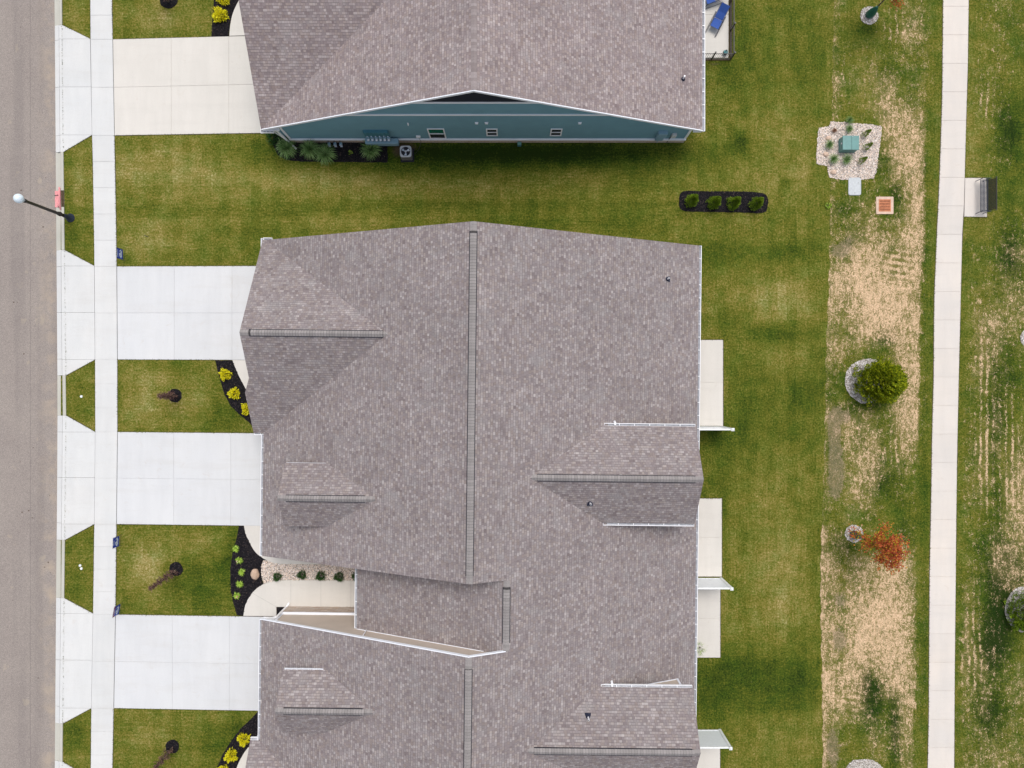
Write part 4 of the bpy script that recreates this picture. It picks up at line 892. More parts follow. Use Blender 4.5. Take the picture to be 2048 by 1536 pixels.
# meter bank on the teal wall (one thing)
mt = thing('meter_bank', 'bank of six round electric meters on the teal house wall', 'electric meters', (0, 0, 0))
xa, xb_ = -8.82, -7.28
m = MB(); m.box(-8.90, -7.42, wY-.16, wY-.003, 1.35, 2.0); m.build('backboard', M['meter_dark'], mt, bevel=.01)
for i in range(6):
    x = -8.74+i*.25
    m = MB(); m.box(x-.115, x+.115, wY-.20, wY-.162, 1.56, 1.99); m.build('breaker_cover', M['meter_dark'], mt, bevel=.008)
    m = MB(); m.box(x-.10, x+.10, wY-.26, wY-.162, .98, 1.34); c_ = m.build('meter_socket', M['meter_blue'], mt, bevel=.01)
    m = MB(); m.lathe([(.085, 0), (.085, .06), (.07, .10), (.03, .115)], (0, 0, 0), 14); g = m.build('meter', M['glassball'], c_, smooth=True); g.rotation_euler = (math.radians(55), 0, 0); g.location = (x, wY-.26, 1.12)
    m = MB(); m.box(x-.03, x+.03, wY-.225, wY-.202, 1.47, 1.53); m.build('latch', M['sign_white'], c_)
m = MB(); m.box(-9.0, -6.98, wY-.42, wY-.09, .40, .86); m.build('trough', M['meter_blue'], mt, bevel=.015)
for k, x in enumerate((-11.35, -10.98, -10.62)):
    t_ = thing('gas_meter', ['leftmost', 'middle', 'rightmost'][k]+' of three blue grey gas meters low on the teal wall', 'gas meter', (x, wY-.25, 0), 0, 'gas meters under the teal wall')
    m = MB(); m.box(-.07, .07, -.08, .08, .18, .42); m.build('meter_body', M['meter_blue'], t_, bevel=.02); m = MB(); m.tube([(0, 0, .42), (0, 0, .55), (0, .12, .55)], .02, 8); m.tube([(0, .05, .18), (0, .05, 0)], .02, 8); m.build('gas_pipe', M['navy_metal'], t_)
    m = MB(); m.box(-.09, .09, -.10, -.082, .24, .36); m.box(-.07, .07, -.14, -.06, .14, .175); m.build('dial', M['glassball'], t_)
t_ = thing('utility_cabinet', 'pale blue square cabinet on the right end of the teal wall', 'wall cabinet', (9.05, wY, 0)); m = MB(); m.box(-.28, .28, -.22, -.003, 1.15, 1.85); m.build('cabinet_box', M['meter_blue'], t_, bevel=.015); m = MB(); m.box(-.24, .22, -.15, -.003, .55, 1.148); m.tube([(0, -.06, .55), (0, -.06, 0)], .025, 8); m.build('lower_box', M['meter_blue'], t_, bevel=.01)
t_ = thing('service_box', 'small pale grey box by the right corner of the teal wall', 'wall box', (9.82, wY, 0)); m = MB(); m.box(-.14, .14, -.16, -.003, 1.0, 1.5); m.build('box_body', M['lid'], t_, bevel=.02); m = MB(); m.tube([(-.12, -.05, 1.0), (-.16, -.06, 0)], .022, 8); m.build('conduit', M['black_metal'], t_)
t_ = thing('spigot_box', 'little blue green box at the foot of the teal wall', 'wall box', (.46, wY-.22, 0)); m = MB(); m.box(-.11, .11, -.1, .1, 0, .28); m.build('box_body', M['meter_dark'], t_, bevel=.02); m = MB(); m.box(-.12, .12, -.11, .11, .282, .31); m.build('lid', M['util_green'], t_)
t_ = thing('conduit_fitting', 'white cable fitting on the teal wall above the air conditioner', 'fitting', (-5.72, wY, 0)); m = MB(); m.box(-.13, .13, -.12, -.003, .95, 1.1); m.build('fitting_box', M['pvc'], t_, bevel=.02); m = MB(); m.tube([(0, -.06, .95), (.08, -.1, .3), (-.1, -.5, .03), (-.35, -.8, .03)], .015, 6); m.build('cable', M['black_metal'], t_)
# air conditioner
ac = thing('air_conditioner', 'square outdoor air conditioner with a round fan on a dark pad', 'air conditioner', (*P(815, 311)[:2], 0), .02)
m = MB(); m.box(-.42, .42, -.42, .42, 0, .06); m.build('pad', M['vent_dark'], ac, bevel=.02)
m = MB(); m.box(-.34, .34, -.34, .34, .06, .72); m.build('cabinet', M['util_dark'], ac, bevel=.05)
m = MB()
n = 28
for i in range(n):
    a0, a1 = 2*math.pi*i/n, 2*math.pi*(i+1)/n
    def sq(a):
        c, s_ = math.cos(a), math.sin(a); k = .35/max(abs(c), abs(s_)); k = min(k, .43); return (c*k, s_*k)
    for z in (.76,):
        m.face([(.285*math.cos(a0), .285*math.sin(a0), z), (.285*math.cos(a1), .285*math.sin(a1), z), (*sq(a1), z), (*sq(a0), z)]); m.face([(*sq(a0), z), (*sq(a1), z), (*sq(a1), .70), (*sq(a0), .70)])
m.build('top_cover', M['metal_grey'], ac)
m = MB(); m.lathe([(.285, .723), (.285, .724)], (0, 0, 0), 24); m.build('fan_well', M['vent_dark'], ac)
for i in range(3):
    m = MB(); a = i*2.1+.4; m.face([(.05*math.cos(a), .05*math.sin(a), .735), (.26*math.cos(a-.3), .26*math.sin(a-.3), .73), (.26*math.cos(a+.35), .26*math.sin(a+.35), .75), (.07*math.cos(a+.6), .07*math.sin(a+.6), .745)])
    m.face([(.05*math.cos(a), .05*math.sin(a), .731), (.07*math.cos(a+.6), .07*math.sin(a+.6), .741), (.26*math.cos(a+.35), .26*math.sin(a+.35), .746), (.26*math.cos(a-.3), .26*math.sin(a-.3), .726)])
    m.build('fan_blade', M['glassball'], ac)
m = MB(); m.lathe([(.07, .745), (.07, .77), (.03, .78)], (0, 0, 0), 12); m.build('fan_hub', M['metal_grey'], ac)
m = MB()
for i in range(16):
    a = i*math.pi/8; m.tube([(.07*math.cos(a), .07*math.sin(a), .772), (.29*math.cos(a), .29*math.sin(a), .768)], .003, 4)
m.build('fan_guard', M['black_metal'], ac)

# ------------------------------------------------ vinyl privacy panels
def vinyl(px_end, py, x0, lb):
    e = P(px_end, py); y = e[1]; t = thing('privacy_panel', lb, 'privacy fence', (0, y, 0), 0, 'white privacy panels between the patios')
    m = MB(); xe = e[0]; m.box(x0, xe-.12, -.025, .025, .12, 2.02); m.build('panel', M['vinyl'], t)
    m = MB(); m.box(x0, xe-.12, -.05, .05, 2.021, 2.10); m.build('top_rail', M['plastic_white'], t, bevel=.01); m = MB(); m.box(x0, xe-.12, -.045, .045, .04, .119); m.build('bottom_rail', M['plastic_white'], t)
    m = MB(); m.box(xe-.119, xe+.02, -.07, .07, 0, 2.16); p_ = m.build('post', M['plastic_white'], t)
    m = MB(); m.box(xe-.14, xe+.04, -.09, .09, 2.161, 2.19); m.hexa([(xe-.12, -.07, 2.191), (xe+.02, -.07, 2.191), (xe+.02, .07, 2.191), (xe-.12, .07, 2.191)], [(xe-.07, -.02, 2.24), (xe-.03, -.02, 2.24), (xe-.03, .02, 2.24), (xe-.07, .02, 2.24)]); m.build('post_cap', M['plastic_white'], p_)
vinyl(1445, 854.5, 10.35, 'white vinyl panel edge on at the foot of the uppermost patio')
vinyl(1443, 1157, 10.25, 'white vinyl panel between the middle and the lower patio')
vinyl(1441, 1460, 10.15, 'wide white vinyl panel near the bottom edge, above the last patio')

# ------------------------------------------------ patio fence, loungers, pot
fx, fy = P(1460.5, 0)[0], P(0, 119.5)[1]
t = thing('patio_fence', 'low black metal picket fence around the blue loungers patio', 'fence', (0, 0, 0))
m = MB(); m.bar((fx, fy, .78), (fx, 27.5, .78), .03, .03); m.bar((fx, fy, .12), (fx, 27.5, .12), .03, .03); m.bar((fx, fy, .65), (fx, 27.5, .65), .02, .02); m.build('rail', M['black_metal'], t)
m = MB(); m.bar((10.9, fy, .78), (fx, fy, .78), .03, .03); m.bar((10.9, fy, .12), (fx, fy, .12), .03, .03); m.build('rail', M['black_metal'], t)
m = MB(); y = fy
while y < 27.5: m.bar((fx, y, .03), (fx, y, .86), .014); y += .12
x = 10.9
while x < fx: m.bar((x, fy, .03), (x, fy, .86), .014); x += .12
m.build('pickets', M['black_metal'], t)
for (x, y) in ((fx, fy), (12.45, fy), (fx, fy+1.8), (fx, fy+3.6), (10.9, fy), (fx, fy+5.4)):
    m = MB(); m.box(x-.035, x+.035, y-.035, y+.035, 0, .95); m.box(x-.045, x+.045, y-.045, y+.045, .951, .98); m.build('fence_post', M['black_metal'], t)
def lounger(lb, loc, rz):
    t = thing('lounge_chair', lb, 'lounge chair', loc, rz, 'blue loungers on the fenced patio')
    # local: y along the body, seat foot at -y, raised back towards +y
    def sheet(name, pts, w):
        m = MB()
        for a, b in zip(pts[:-1], pts[1:]):
            m.hexa([(-w, a[0], a[1]-.012), (w, a[0], a[1]-.012), (w, b[0], b[1]-.012), (-w, b[0], b[1]-.012)], [(-w, a[0], a[1]), (w, a[0], a[1]), (w, b[0], b[1]), (-w, b[0], b[1])])
        return m.build(name, M['sling'], t)
    sheet('seat', [(-.52, .40), (-.1, .33), (.10, .32)], .27); b = sheet('backrest', [(.14, .34), (.45, .52), (.80, .86)], .27)
    sheet('headrest', [(.105, .35), (.13, .37)], .27)
    for s_ in (-1, 1):
        m = MB(); m.tube([(s_*.29, -.55, .41), (s_*.29, 0, .33), (s_*.29, .45, .53), (s_*.29, .82, .88)], .014, 7)
        m.tube([(s_*.31, -.85, .03), (s_*.31, -.45, .40), (s_*.31, .25, .60)], .014, 7); m.tube([(s_*.36, -.8, .03), (s_*.36, .1, .03), (s_*.36, .6, .12)], .014, 7); m.tube([(s_*.33, .5, .05), (s_*.33, .1, .58)], .012, 7)
        m.build('side_frame', M['navy_metal'], t)
    for s_ in (-1, 1):
        m = MB(); m.box(s_*.34-.025, s_*.34+.025, -.12, .28, .60, .625); m.build('armrest', M['navy_metal'], t)
    return t
lounger('blue sling lounger angled across the fenced patio, the one fully in view', (*P(1432, 47)[:2], .035), math.radians(-27))
lounger('blue sling lounger cut by the top edge of the photo', (*P(1424, 2)[:2], .035), math.radians(-72))
t = thing('garden_pot', 'small teal pot in a dark wire stand in the patio corner', 'pot', (*P(1449, 108)[:2], .035))
m = MB(); m.lathe([(.06, .08), (.12, .12), (.14, .22), (.10, .32), (.075, .30)], (0, 0, 0), 16); m.build('pot', M['teal'], t, smooth=True)
m = MB(); 
for a in range(3): m.tube([(.15*math.cos(a*2.1), .15*math.sin(a*2.1), 0), (.13*math.cos(a*2.1), .13*math.sin(a*2.1), .2), (.05*math.cos(a*2.1), .05*math.sin(a*2.1), .4)], .008, 6)
m.lathe([(.15, .15), (.158, .155), (.15, .16)], (0, 0, 0), 16) ; m.lathe([(.02, .32), (.04, .40), (.02, .46)], (.0, .02, 0), 8); m.build('wire_stand', M['black_metal'], t)

# ------------------------------------------------ street lamp
lb_ = P(141, 436); t = thing('street_lamp', 'black street lamp with a pale round globe leaning over the street curb', 'street lamp', lb_)
m = MB(); m.lathe([(.27, 0), (.27, .05), (.24, .06), (.24, .10), (.20, .12), (.20, .18), (.15, .24), (.13, .5), (.12, .62), (.105, .7)], (0, 0, 0), 20); m.build('base', M['navy_metal'], t, smooth=True)
m = MB(); m.lathe([(.10, .7), (.095, .95), (.14, .98), (.14, 1.03), (.10, 1.06), (.125, 1.10), (.125, 1.14), (.092, 1.18), (.085, 3.94), (.12, 3.98), (.12, 4.04), (.09, 4.09)], (0, 0, 0), 16); m.build('pole', M['black_metal'], t, smooth=True)
m = MB(); m.lathe([(.075, 3.851), (.13, 3.95), (.15, 4.02)], (0, 0, 0), 16); m.build('globe_holder', M['metal_grey'], t, smooth=True, loc=(0, 0, .24))
m = MB(); m.lathe([(.13, 4.03), (.20, 4.08), (.25, 4.17), (.262, 4.26), (.24, 4.36), (.17, 4.45), (.09, 4.49), (.02, 4.50)], (0, 0, 0), 24); m.build('globe', M['globe'], t, smooth=True, loc=(0, 0, .24))
# pink inlet cover on the curb
t = thing('inlet_cover', 'pink fabric storm drain cover lying over the curb beside the lamp', 'drain cover', (0, 0, 0))
a = P(108.5, 381)[:2]; b = P(121, 414)[:2]
m = MB(); nx_, ny_ = 8, 16
for i in range(nx_):
    for j in range(ny_):
        def q(i_, j_):
            u, v = i_/nx_, j_/ny_; return (a[0]+(b[0]-a[0])*u, a[1]+(b[1]-a[1])*v, -.065+.018*math.sin(i_*1.7+j_*.9)+.01*math.sin(j_*2.3))
        m.face([q(i, j), q(i, j+1), q(i+1, j+1), q(i+1, j)])
m.build('fabric', M['pink'], t, smooth=True)
m = MB(); m.tube([(P(120, 375)[0], P(0, 375)[1], .06), (P(120.5, 395)[0], P(0, 395)[1], .09), (P(122, 420)[0], P(0, 420)[1], .06)], [.05, .055, .04], 10); m.build('filter_roll', M['pink'], t, smooth=True)
m = MB(); m.bar((*P(108, 390.5)[:2], -.03), (*P(118, 389.5)[:2], -.02), .03, .01); m.bar((*P(114.5, 411)[:2], -.03), (*P(119, 416)[:2], -.02), .03, .01); m.bar((*P(117, 409)[:2], -.03), (*P(119, 413)[:2], -.02), .025, .01); m.build('strap', M['vent_dark'], t)
m = MB(); m.prism(PX([(122.5, 381), (128, 381), (128.5, 414), (123.5, 414)]), .02, .042); m.build('inlet_top', M['soil'], t)

# ------------------------------------------------ green utility box, vault lid, catch basin
c = P(1692.5, 292); t = thing('transformer', 'green metal utility box standing in the gravel bed', 'utility box', c, 0)
m = MB(); m.box(-.50, .50, -.43, .43, 0.0, .10); m.build('pad', M['util_green'], t)
hgt = .55; m = MB(); m.box(-.49, .49, -.42, .42, .10, hgt); m.build('cabinet', M['util_green'], t, bevel=.02)
m = MB(); m.hexa([(-.51, -.44, hgt+.001), (.02, -.44, hgt+.001), (.02, .44, hgt+.001), (-.51, .44, hgt+.001)], [(-.50, -.43, hgt+.05), (.02, -.43, hgt+.06), (.02, .43, hgt+.06), (-.50, .43, hgt+.05)]); m.hexa([(.035, -.44, hgt+.001), (.51, -.44, hgt+.001), (.51, .44, hgt+.001), (.035, .44, hgt+.001)], [(.035, -.43, hgt+.06), (.5, -.43, hgt+.05), (.5, .43, hgt+.05), (.035, .43, hgt+.06)]); l_ = m.build('lid', M['util_green'], t)
m = MB(); m.box(-.545, -.512, -.06, .03, hgt-.1, hgt-.02); m.build('lock', M['metal_grey'], t); m = MB(); m.box(.08, .12, .36, .4, hgt+.055, hgt+.075); m.build('lifting_eye', M['metal_grey'], l_)
c = P(1709, 373); t = thing('vault_lid', 'rounded grey utility vault lid set in the grass below the gravel bed', 'utility lid', c)
def rrect(w, h, r_, n=5):
    o = []
    for cx, cy, a0 in ((w-r_, h-r_, 0), (-w+r_, h-r_, 90), (-w+r_, -h+r_, 180), (w-r_, -h+r_, 270)):
        for i in range(n+1): a = math.radians(a0+90*i/n); o.append((cx+r_*math.cos(a), cy+r_*math.sin(a)))
    return o
m = MB(); m.prism(rrect(.375, .53, .10), 0, .05); m.build('lid', M['lid'], t, bevel=.01)
m = MB(); m.prism(rrect(.395, .55, .12), 0, .036); m.build('frame', M['metal_grey'], t); m = MB(); m.box(-.03, .03, -.42, -.40, .0501, .06); m.box(.18, .24, .2, .22, .0501, .06); m.build('bolt', M['black_metal'], t)
c = P(1769, 411); t = thing('catch_basin', 'square rusty storm drain grate in a pink tan concrete collar', 'storm drain', c)
m = MB(); A = rrect(.54, .54, .05, 3); B_ = rrect(.38, .38, .01, 3)
for i in range(len(A)):
    j = (i+1) % len(A); m.face([(*A[i], .05), (*A[j], .05), (*B_[j], .04), (*B_[i], .04)]); m.face([(*A[i], 0), (*A[j], 0), (*A[j], .05), (*A[i], .05)])
m.build('collar', M['basin'], t)
m = MB(); m.box(-.37, .37, -.37, .37, .005, .012); m.build('pit', M['vent_dark'], t)
m = MB()
for i in range(5): y = -.35+.7*i/4; m.box(-.37, .37, y-.035 if i in (0, 4) else y-.024, y+.024, .014, .05)
m.box(-.375, -.32, -.37, .37, .0135, .049); m.box(.32, .375, -.37, .37, .0135, .049)
for j in range(4):
    for i in range(13):
        x = -.31+.62*i/12; y0 = -.33+.7*j/4; m.hexa([(x-.016, y0, .015), (x+.01, y0, .015), (x+.045, y0+.14, .015), (x+.019, y0+.14, .015)], [(x-.016, y0, .047), (x+.01, y0, .047), (x+.045, y0+.14, .047), (x+.019, y0+.14, .047)])
m.build('grate', M['rust'], t)

# ------------------------------------------------ bench
c = P(1954, 394); t = thing('park_bench', 'dark metal slatted bench on the concrete pad beside the path', 'bench', (P(1958, 394)[0], P(0, 395)[1], .035))
L2 = .98
m = MB()
for i in range(26):
    y = -L2+.06+(2*L2-.12)*i/25; m.box(-.22, .20, y-.021, y+.021, .43, .445)
m.box(-.225, -.20, -L2, L2, .41, .4285); m.box(-.01, .02, -L2, L2, .41, .4285); m.box(.20, .225, -L2, L2, .41, .46); m.build('seat', M['navy_metal'], t)
m = MB()
for i in range(26):
    y = -L2+.06+(2*L2-.12)*i/25; m.bar((.24, y, .47), (.42, y, .92), .058, .012, up=(1, 0, -.4))
m.bar((.23, -L2, .46), (.23, L2, .46), .03); m.bar((.425, -L2, .93), (.425, L2, .93), .035); m.build('backrest', M['black_metal'], t)
for s_ in (-1, 1):
    y = s_*(L2+.03); m = MB(); m.tube([(-.22, y, 0), (-.24, y, .62), (-.05, y, .66), (.3, y, .64)], .022, 8); m.tube([(.22, y, 0), (.24, y, .45), (.43, y, .94)], .022, 8); m.bar((-.23, y, .42), (.24, y, .42), .03)
    m.build('leg_frame', M['navy_metal'], t)

# ------------------------------------------------ yard signs
def yard_sign(px, py, rz, lb, words, red=False):
    "px,py = foot of the sign; the panel faces up the street"
    b = P(px, py); t = thing('yard_sign', lb, 'yard sign', (b[0], b[1], 0), rz, 'blue yard signs beside the sidewalk')
    # local x runs along the panel; it faces -y, wire stakes below
    w, z0, z1 = .31, .27, .90
    m = MB(); m.box(-w, w, -.006, .006, z0, z1); pn = m.build('panel', M['sign_blue'], t)
    m = MB(); m.tube([(-w-.03, 0, 0), (-w-.03, 0, z1+.03), (w+.03, 0, z1+.03), (w+.03, 0, 0)], .009, 6); m.tube([(-w-.03, 0, .12), (w+.03, 0, .12)], .007, 6); m.build('wire_frame', M['black_metal'], t)
    for sd2 in (-1,):
        y = -.0065
        if red: m = MB(); m.box(-w, w, y-.003, y, z1-.12, z1); m.build('header_strip', M['sign_red'], pn)
        m = MB(); n = 30; cz = z0+.27
        for i in range(n):                                      # oval swoosh ring of the emblem
            if 3 < i < 7: continue
            a0, a1 = 2*math.pi*i/n, 2*math.pi*(i+1)/n; wd = .22+.16*math.sin(a0*.5)
            m.face([(.23*math.cos(a0), y-.004, cz+.15*math.sin(a0)), (.23*math.cos(a1), y-.004, cz+.15*math.sin(a1)), ((.23-wd*.2)*math.cos(a1), y-.004, cz+(.15-wd*.2)*math.sin(a1)), ((.23-wd*.2)*math.cos(a0), y-.004, cz+(.15-wd*.2)*math.sin(a0))])
        m.face([(-.14, y-.004, cz+.02), (-.02, y-.004, cz+.10), (.10, y-.004, cz+.04), (.0, y-.004, cz-.01)])
        m.face([(-.27, y-.0045, cz-.07), (.27, y-.0045, cz-.07), (.27, y-.0045, cz-.02), (-.27, y-.0045, cz-.02)]); m.face([(-.2, y-.004, cz-.15), (.2, y-.004, cz-.15), (.2, y-.004, cz-.12), (-.2, y-.004, cz-.12)])
        m.build('emblem', M['sign_white'], pn, merge=False)
        if not words:                                           # header line too small to read in the photo: plain letter-sized marks
            q = MB()
            for k in range(9): q.face([(-.225+k*.05, y-.005, z1-.095), (-.19+k*.05, y-.005, z1-.095), (-.19+k*.05, y-.005, z1-.035), (-.225+k*.05, y-.005, z1-.035)])
            q.build('lettering', M['sign_white'], pn, merge=False); continue
        cu = bpy.data.curves.new('sign_text', 'FONT'); cu.body = words; cu.size = .115 if len(words) < 6 else .095; cu.align_x = 'CENTER'; cu.offset = .004; cu.extrude = .001; cu.materials.append(M['sign_white'])
        o = bpy.data.objects.new('sign_text', cu); COL.objects.link(o); o.parent = pn; o.rotation_euler = (math.pi/2, 0, 0); o.location = (0, y-.005, z1-.10)
        dg = bpy.context.evaluated_depsgraph_get(); me = bpy.data.meshes.new_from_object(o.evaluated_get(dg)); o2 = bpy.data.objects.new('lettering', me); COL.objects.link(o2); o2.parent = pn; o2.rotation_euler = o.rotation_euler; o2.location = o.location
        bpy.data.objects.remove(o)
    return t
# seen from above, the panels face the street's middle house line: their printed side looks +x
yard_sign(250.5, 511, math.radians(92), 'blue and white yard sign above the uppermost of the white driveways', None)
yard_sign(243, 1080, math.radians(88), 'blue and white yard sign tipped over the sidewalk, marked SOLD', 'SOLD')
yard_sign(244, 1215, math.radians(80), 'blue yard sign with a red top strip by the lower driveway', None, True)
yard_sign(237, 1548, math.radians(84), 'blue yard sign just entering at the bottom edge', None)

# ------------------------------------------------ plants
def leaf(mb, c, d, w, l, up=None):
    d = Vector(d).normalized(); c = Vector(c); u = Vector((random.uniform(-1, 1), random.uniform(-1, 1), random.uniform(-.3, 1))) if up is None else Vector(up)
    s_ = d.cross(u); s_ = s_.normalized() if s_.length > 1e-3 else Vector((1, 0, 0))
    mb.face([c-s_*w*.2, c+d*l*.45-s_*w*.5, c+d*l, c+d*l*.45+s_*w*.5])
def bush(mb, r, h, n, w, l, z0=.03, droop=.0, squash=1):
    for _ in range(n):
        a = random.uniform(0, 6.283); e = math.acos(random.uniform(.02, 1)); q = random.uniform(.45, 1)*(1+.18*math.sin(3*a+1)+.12*math.sin(7*a))
        d = Vector((math.cos(a)*math.sin(e), math.sin(a)*math.sin(e)*squash, math.cos(e)*h/r))
        p = d*r*q*.75+Vector((0, 0, z0)); dd = Vector((d.x, d.y, d.z*.7+.15-droop))+Vector([random.uniform(-.5, .5) for _ in range(3)]); leaf(mb, p, dd, w, l*random.uniform(.6, 1.2))
def shrub(name, px, py, mat, r, h, n, w, l, lb, cat, group=None, proto=None, rz=0, sc=1):
    c = P(px, py)
    if proto:
        o = copy_tree(proto); o.location = (*c[:2], .03); o.rotation_euler = (0, 0, rz); o.scale = (sc, sc, sc); tag(o, lb, cat, group); return o
    t = thing(name, lb, cat, (*c[:2], .03), rz, group); m = MB(); bush(m, r, h, n, w, l); m.build('foliage', mat, t, merge=False)
    m = MB()
    for i in range(6):
        a = i*1.05; m.tube([(0, 0, 0), (r*.3*math.cos(a), r*.3*math.sin(a), h*.4), (r*.6*math.cos(a), r*.6*math.sin(a), h*.65)], [.012, .008, .004], 5)
    m.build('stem', M['bark'], t); return t
ys_l = [(452, 749, 'topmost yellow shrub of three in the bed beside the garage walk'), (470, 787, 'middle yellow shrub of three beside the garage walk'), (496, 818, 'yellow shrub half tucked under the roof edge'), (442, 33, 'big yellow shrub in the bed by the uppermost driveway'), (449, 1, 'yellow shrub cut by the top edge'),
        (489, 1476, 'yellow shrub by the gutter corner near the bottom'), (464, 1509, 'yellow shrub second from the gutter corner near the bottom'), (447, 1541, 'yellow shrub cut by the bottom edge')]
protos = []
for i, (x, y, l_) in enumerate(ys_l):
    if i < 3: protos.append(shrub('yellow_shrub', x, y, M['yellow_leaf'], .44, .42, 520, .05, .13, l_, 'shrub', 'yellow shrubs in the mulch beds', rz=i))
    else: shrub('yellow_shrub', x, y, None, 0, 0, 0, 0, 0, l_, 'shrub', 'yellow shrubs in the mulch beds', protos[i % 3], i*1.3, 1.28 if i == 3 else (1.05 if i < 6 else 1.1))
pr = None
for i, (x, y, l_) in enumerate(((473, 1097, 'topmost lime green perennial of five in the mulch bed'), (480, 1120, 'lime green perennial with pink blooms, second from the top'), (485, 1143, 'lime green perennial nearest the boulder, third of five'), (481, 1167, 'lime green perennial, fourth of five down the bed'), (475, 1190, 'lowest lime green perennial near the walk'))):
    c = P(x, y)
    t = thing('perennial', l_, 'perennial', (*c[:2], .03), i*.9, 'lime green perennials in the mulch bed'); m = MB()
    for _ in range(80):
        a = random.uniform(0, 6.28); L_ = random.uniform(.13, .30); m2 = Vector((math.cos(a), math.sin(a), 0)); s_ = Vector((-math.sin(a), math.cos(a), 0))*.012
        p = [Vector((0, 0, 0)), m2*L_*.5+Vector((0, 0, L_*.6)), m2*L_+Vector((0, 0, L_*.35))]
        m.face([p[0]-s_, p[1]-s_*1.6, p[1]+s_*1.6, p[0]+s_]); m.face([p[1]-s_*1.6, p[2], p[1]+s_*1.6])
    m.build('foliage', M['lime_leaf'], t, merge=False)
    if i in (1, 4):
        m = MB(); 
        for _ in range(4): m.lathe([(.0, 0), (.022, .012), (.03, .03)], (random.uniform(-.15, .05), random.uniform(-.08, .1), .25), 6)
        m.build('bloom', M['pink'] if i == 4 else M['basin'], t)
pr = []
for i, (x, y, l_) in enumerate(((556, 1152, 'leftmost dark green shrub in the gravel strip'), (605, 1148, 'second dark green shrub from the left in the gravel strip'), (643, 1150, 'third dark green shrub from the left in the gravel strip'), (680, 1152, 'fourth dark green shrub in the gravel strip, nearest the gutter'), (714, 1151, 'dark green shrub half hidden under the entry roof gutter'))):
    if i < 2: pr.append(shrub('dark_shrub', x, y, M['dark_leaf'], .33, .5, 620, .03, .11, l_, 'shrub', 'dark shrubs in the gravel strip', rz=i))
    else: shrub('dark_shrub', x, y, None, 0, 0, 0, 0, 0, l_, 'shrub', 'dark shrubs in the gravel strip', pr[i % 2], i*1.7, 1.1)
shrub('dark_shrub', 549, 276, M['dark_leaf'], .6, .8, 900, .04, .13, 'large dark shrub at the left corner of the teal wall', 'shrub')
shrub('small_weed', 702, 306, M['lime_leaf'], .16, .12, 60, .04, .08, 'tiny bright weed alone in the mulch under the teal wall', 'weed')
shrub('small_weed', 1655, 412, M['lime_leaf'], .22, .12, 90, .05, .09, 'bright green weed in the grass left of the vault lid', 'weed')
shrub('lime_plant', 1399, 1294, M['lime_leaf'], .40, .55, 110, .02, .26, 'airy lime plant on the lower patio against the gutter', 'plant')
def blades(mb, n, r, h, w=.016):
    for _ in range(n):
        a = random.uniform(0, 6.283); R_ = r*random.uniform(.35, 1.05); hh = h*random.uniform(.6, 1); d = Vector((math.cos(a), math.sin(a), 0)); s_ = Vector((-d.y, d.x, 0))*w*.5; b0 = d*random.uniform(0, .12)*r
        pt = [b0+d*R_*f+Vector((0, 0, hh*g_)) for f, g_ in ((0, 0), (.25, .62), (.6, 1), (1, .68))]
        for i in range(3):
            w0 = (1-i*.22); w1 = (1-(i+1)*.3)
            mb.face([pt[i]-s_*w0, pt[i+1]-s_*w1, pt[i+1]+s_*w1, pt[i]+s_*w0])
def ograss(px, py, r, h, n, lb, mat='grassblade', grp=None, w=.016):
    t = thing('ornamental_grass', lb, 'ornamental grass', (*P(px, py)[:2], .03), random.uniform(0, 6), grp)
    m = MB(); blades(m, n, r, h, w); m.build('blades', M[mat], t, merge=False); m = MB(); m.lathe([(.10*r/.7, 0), (.06*r/.7, .08)], (0, 0, 0), 9); m.build('crown', M['bark'], t); return t
for (x, y, l_) in ((578, 301, 'arching ornamental grass nearest the left corner of the teal wall'), (624, 303, 'second ornamental grass from the left under the teal wall'), (655, 313, 'third ornamental grass, just below the gas meters'), (744, 303, 'ornamental grass on the right, below the meter bank')):
    ograss(x, y, .72, .75, 420, l_, grp='ornamental grasses under the teal wall', w=.026)
for (x, y, r_, l_, mt_) in ((1696, 260, .30, 'green grass tuft above the utility box', 'grassblade'), (1696, 243, .32, 'thin grass tuft on the upper edge of the gravel bed', 'grassblade'), (1656, 292, .36, 'grass tuft left of the utility box', 'grassblade'), (1663, 321, .42, 'widest grass tuft, lower left in the gravel bed', 'grassblade'), (1690, 322, .42, 'grass tuft directly below the utility box', 'grassblade'), (1667, 262, .18, 'dry brown tuft in the upper left of the gravel bed', 'dryblade')):
    ograss(x, y, r_, r_*1.1, 260, l_, mt_, 'grass tufts around the utility box', .014)
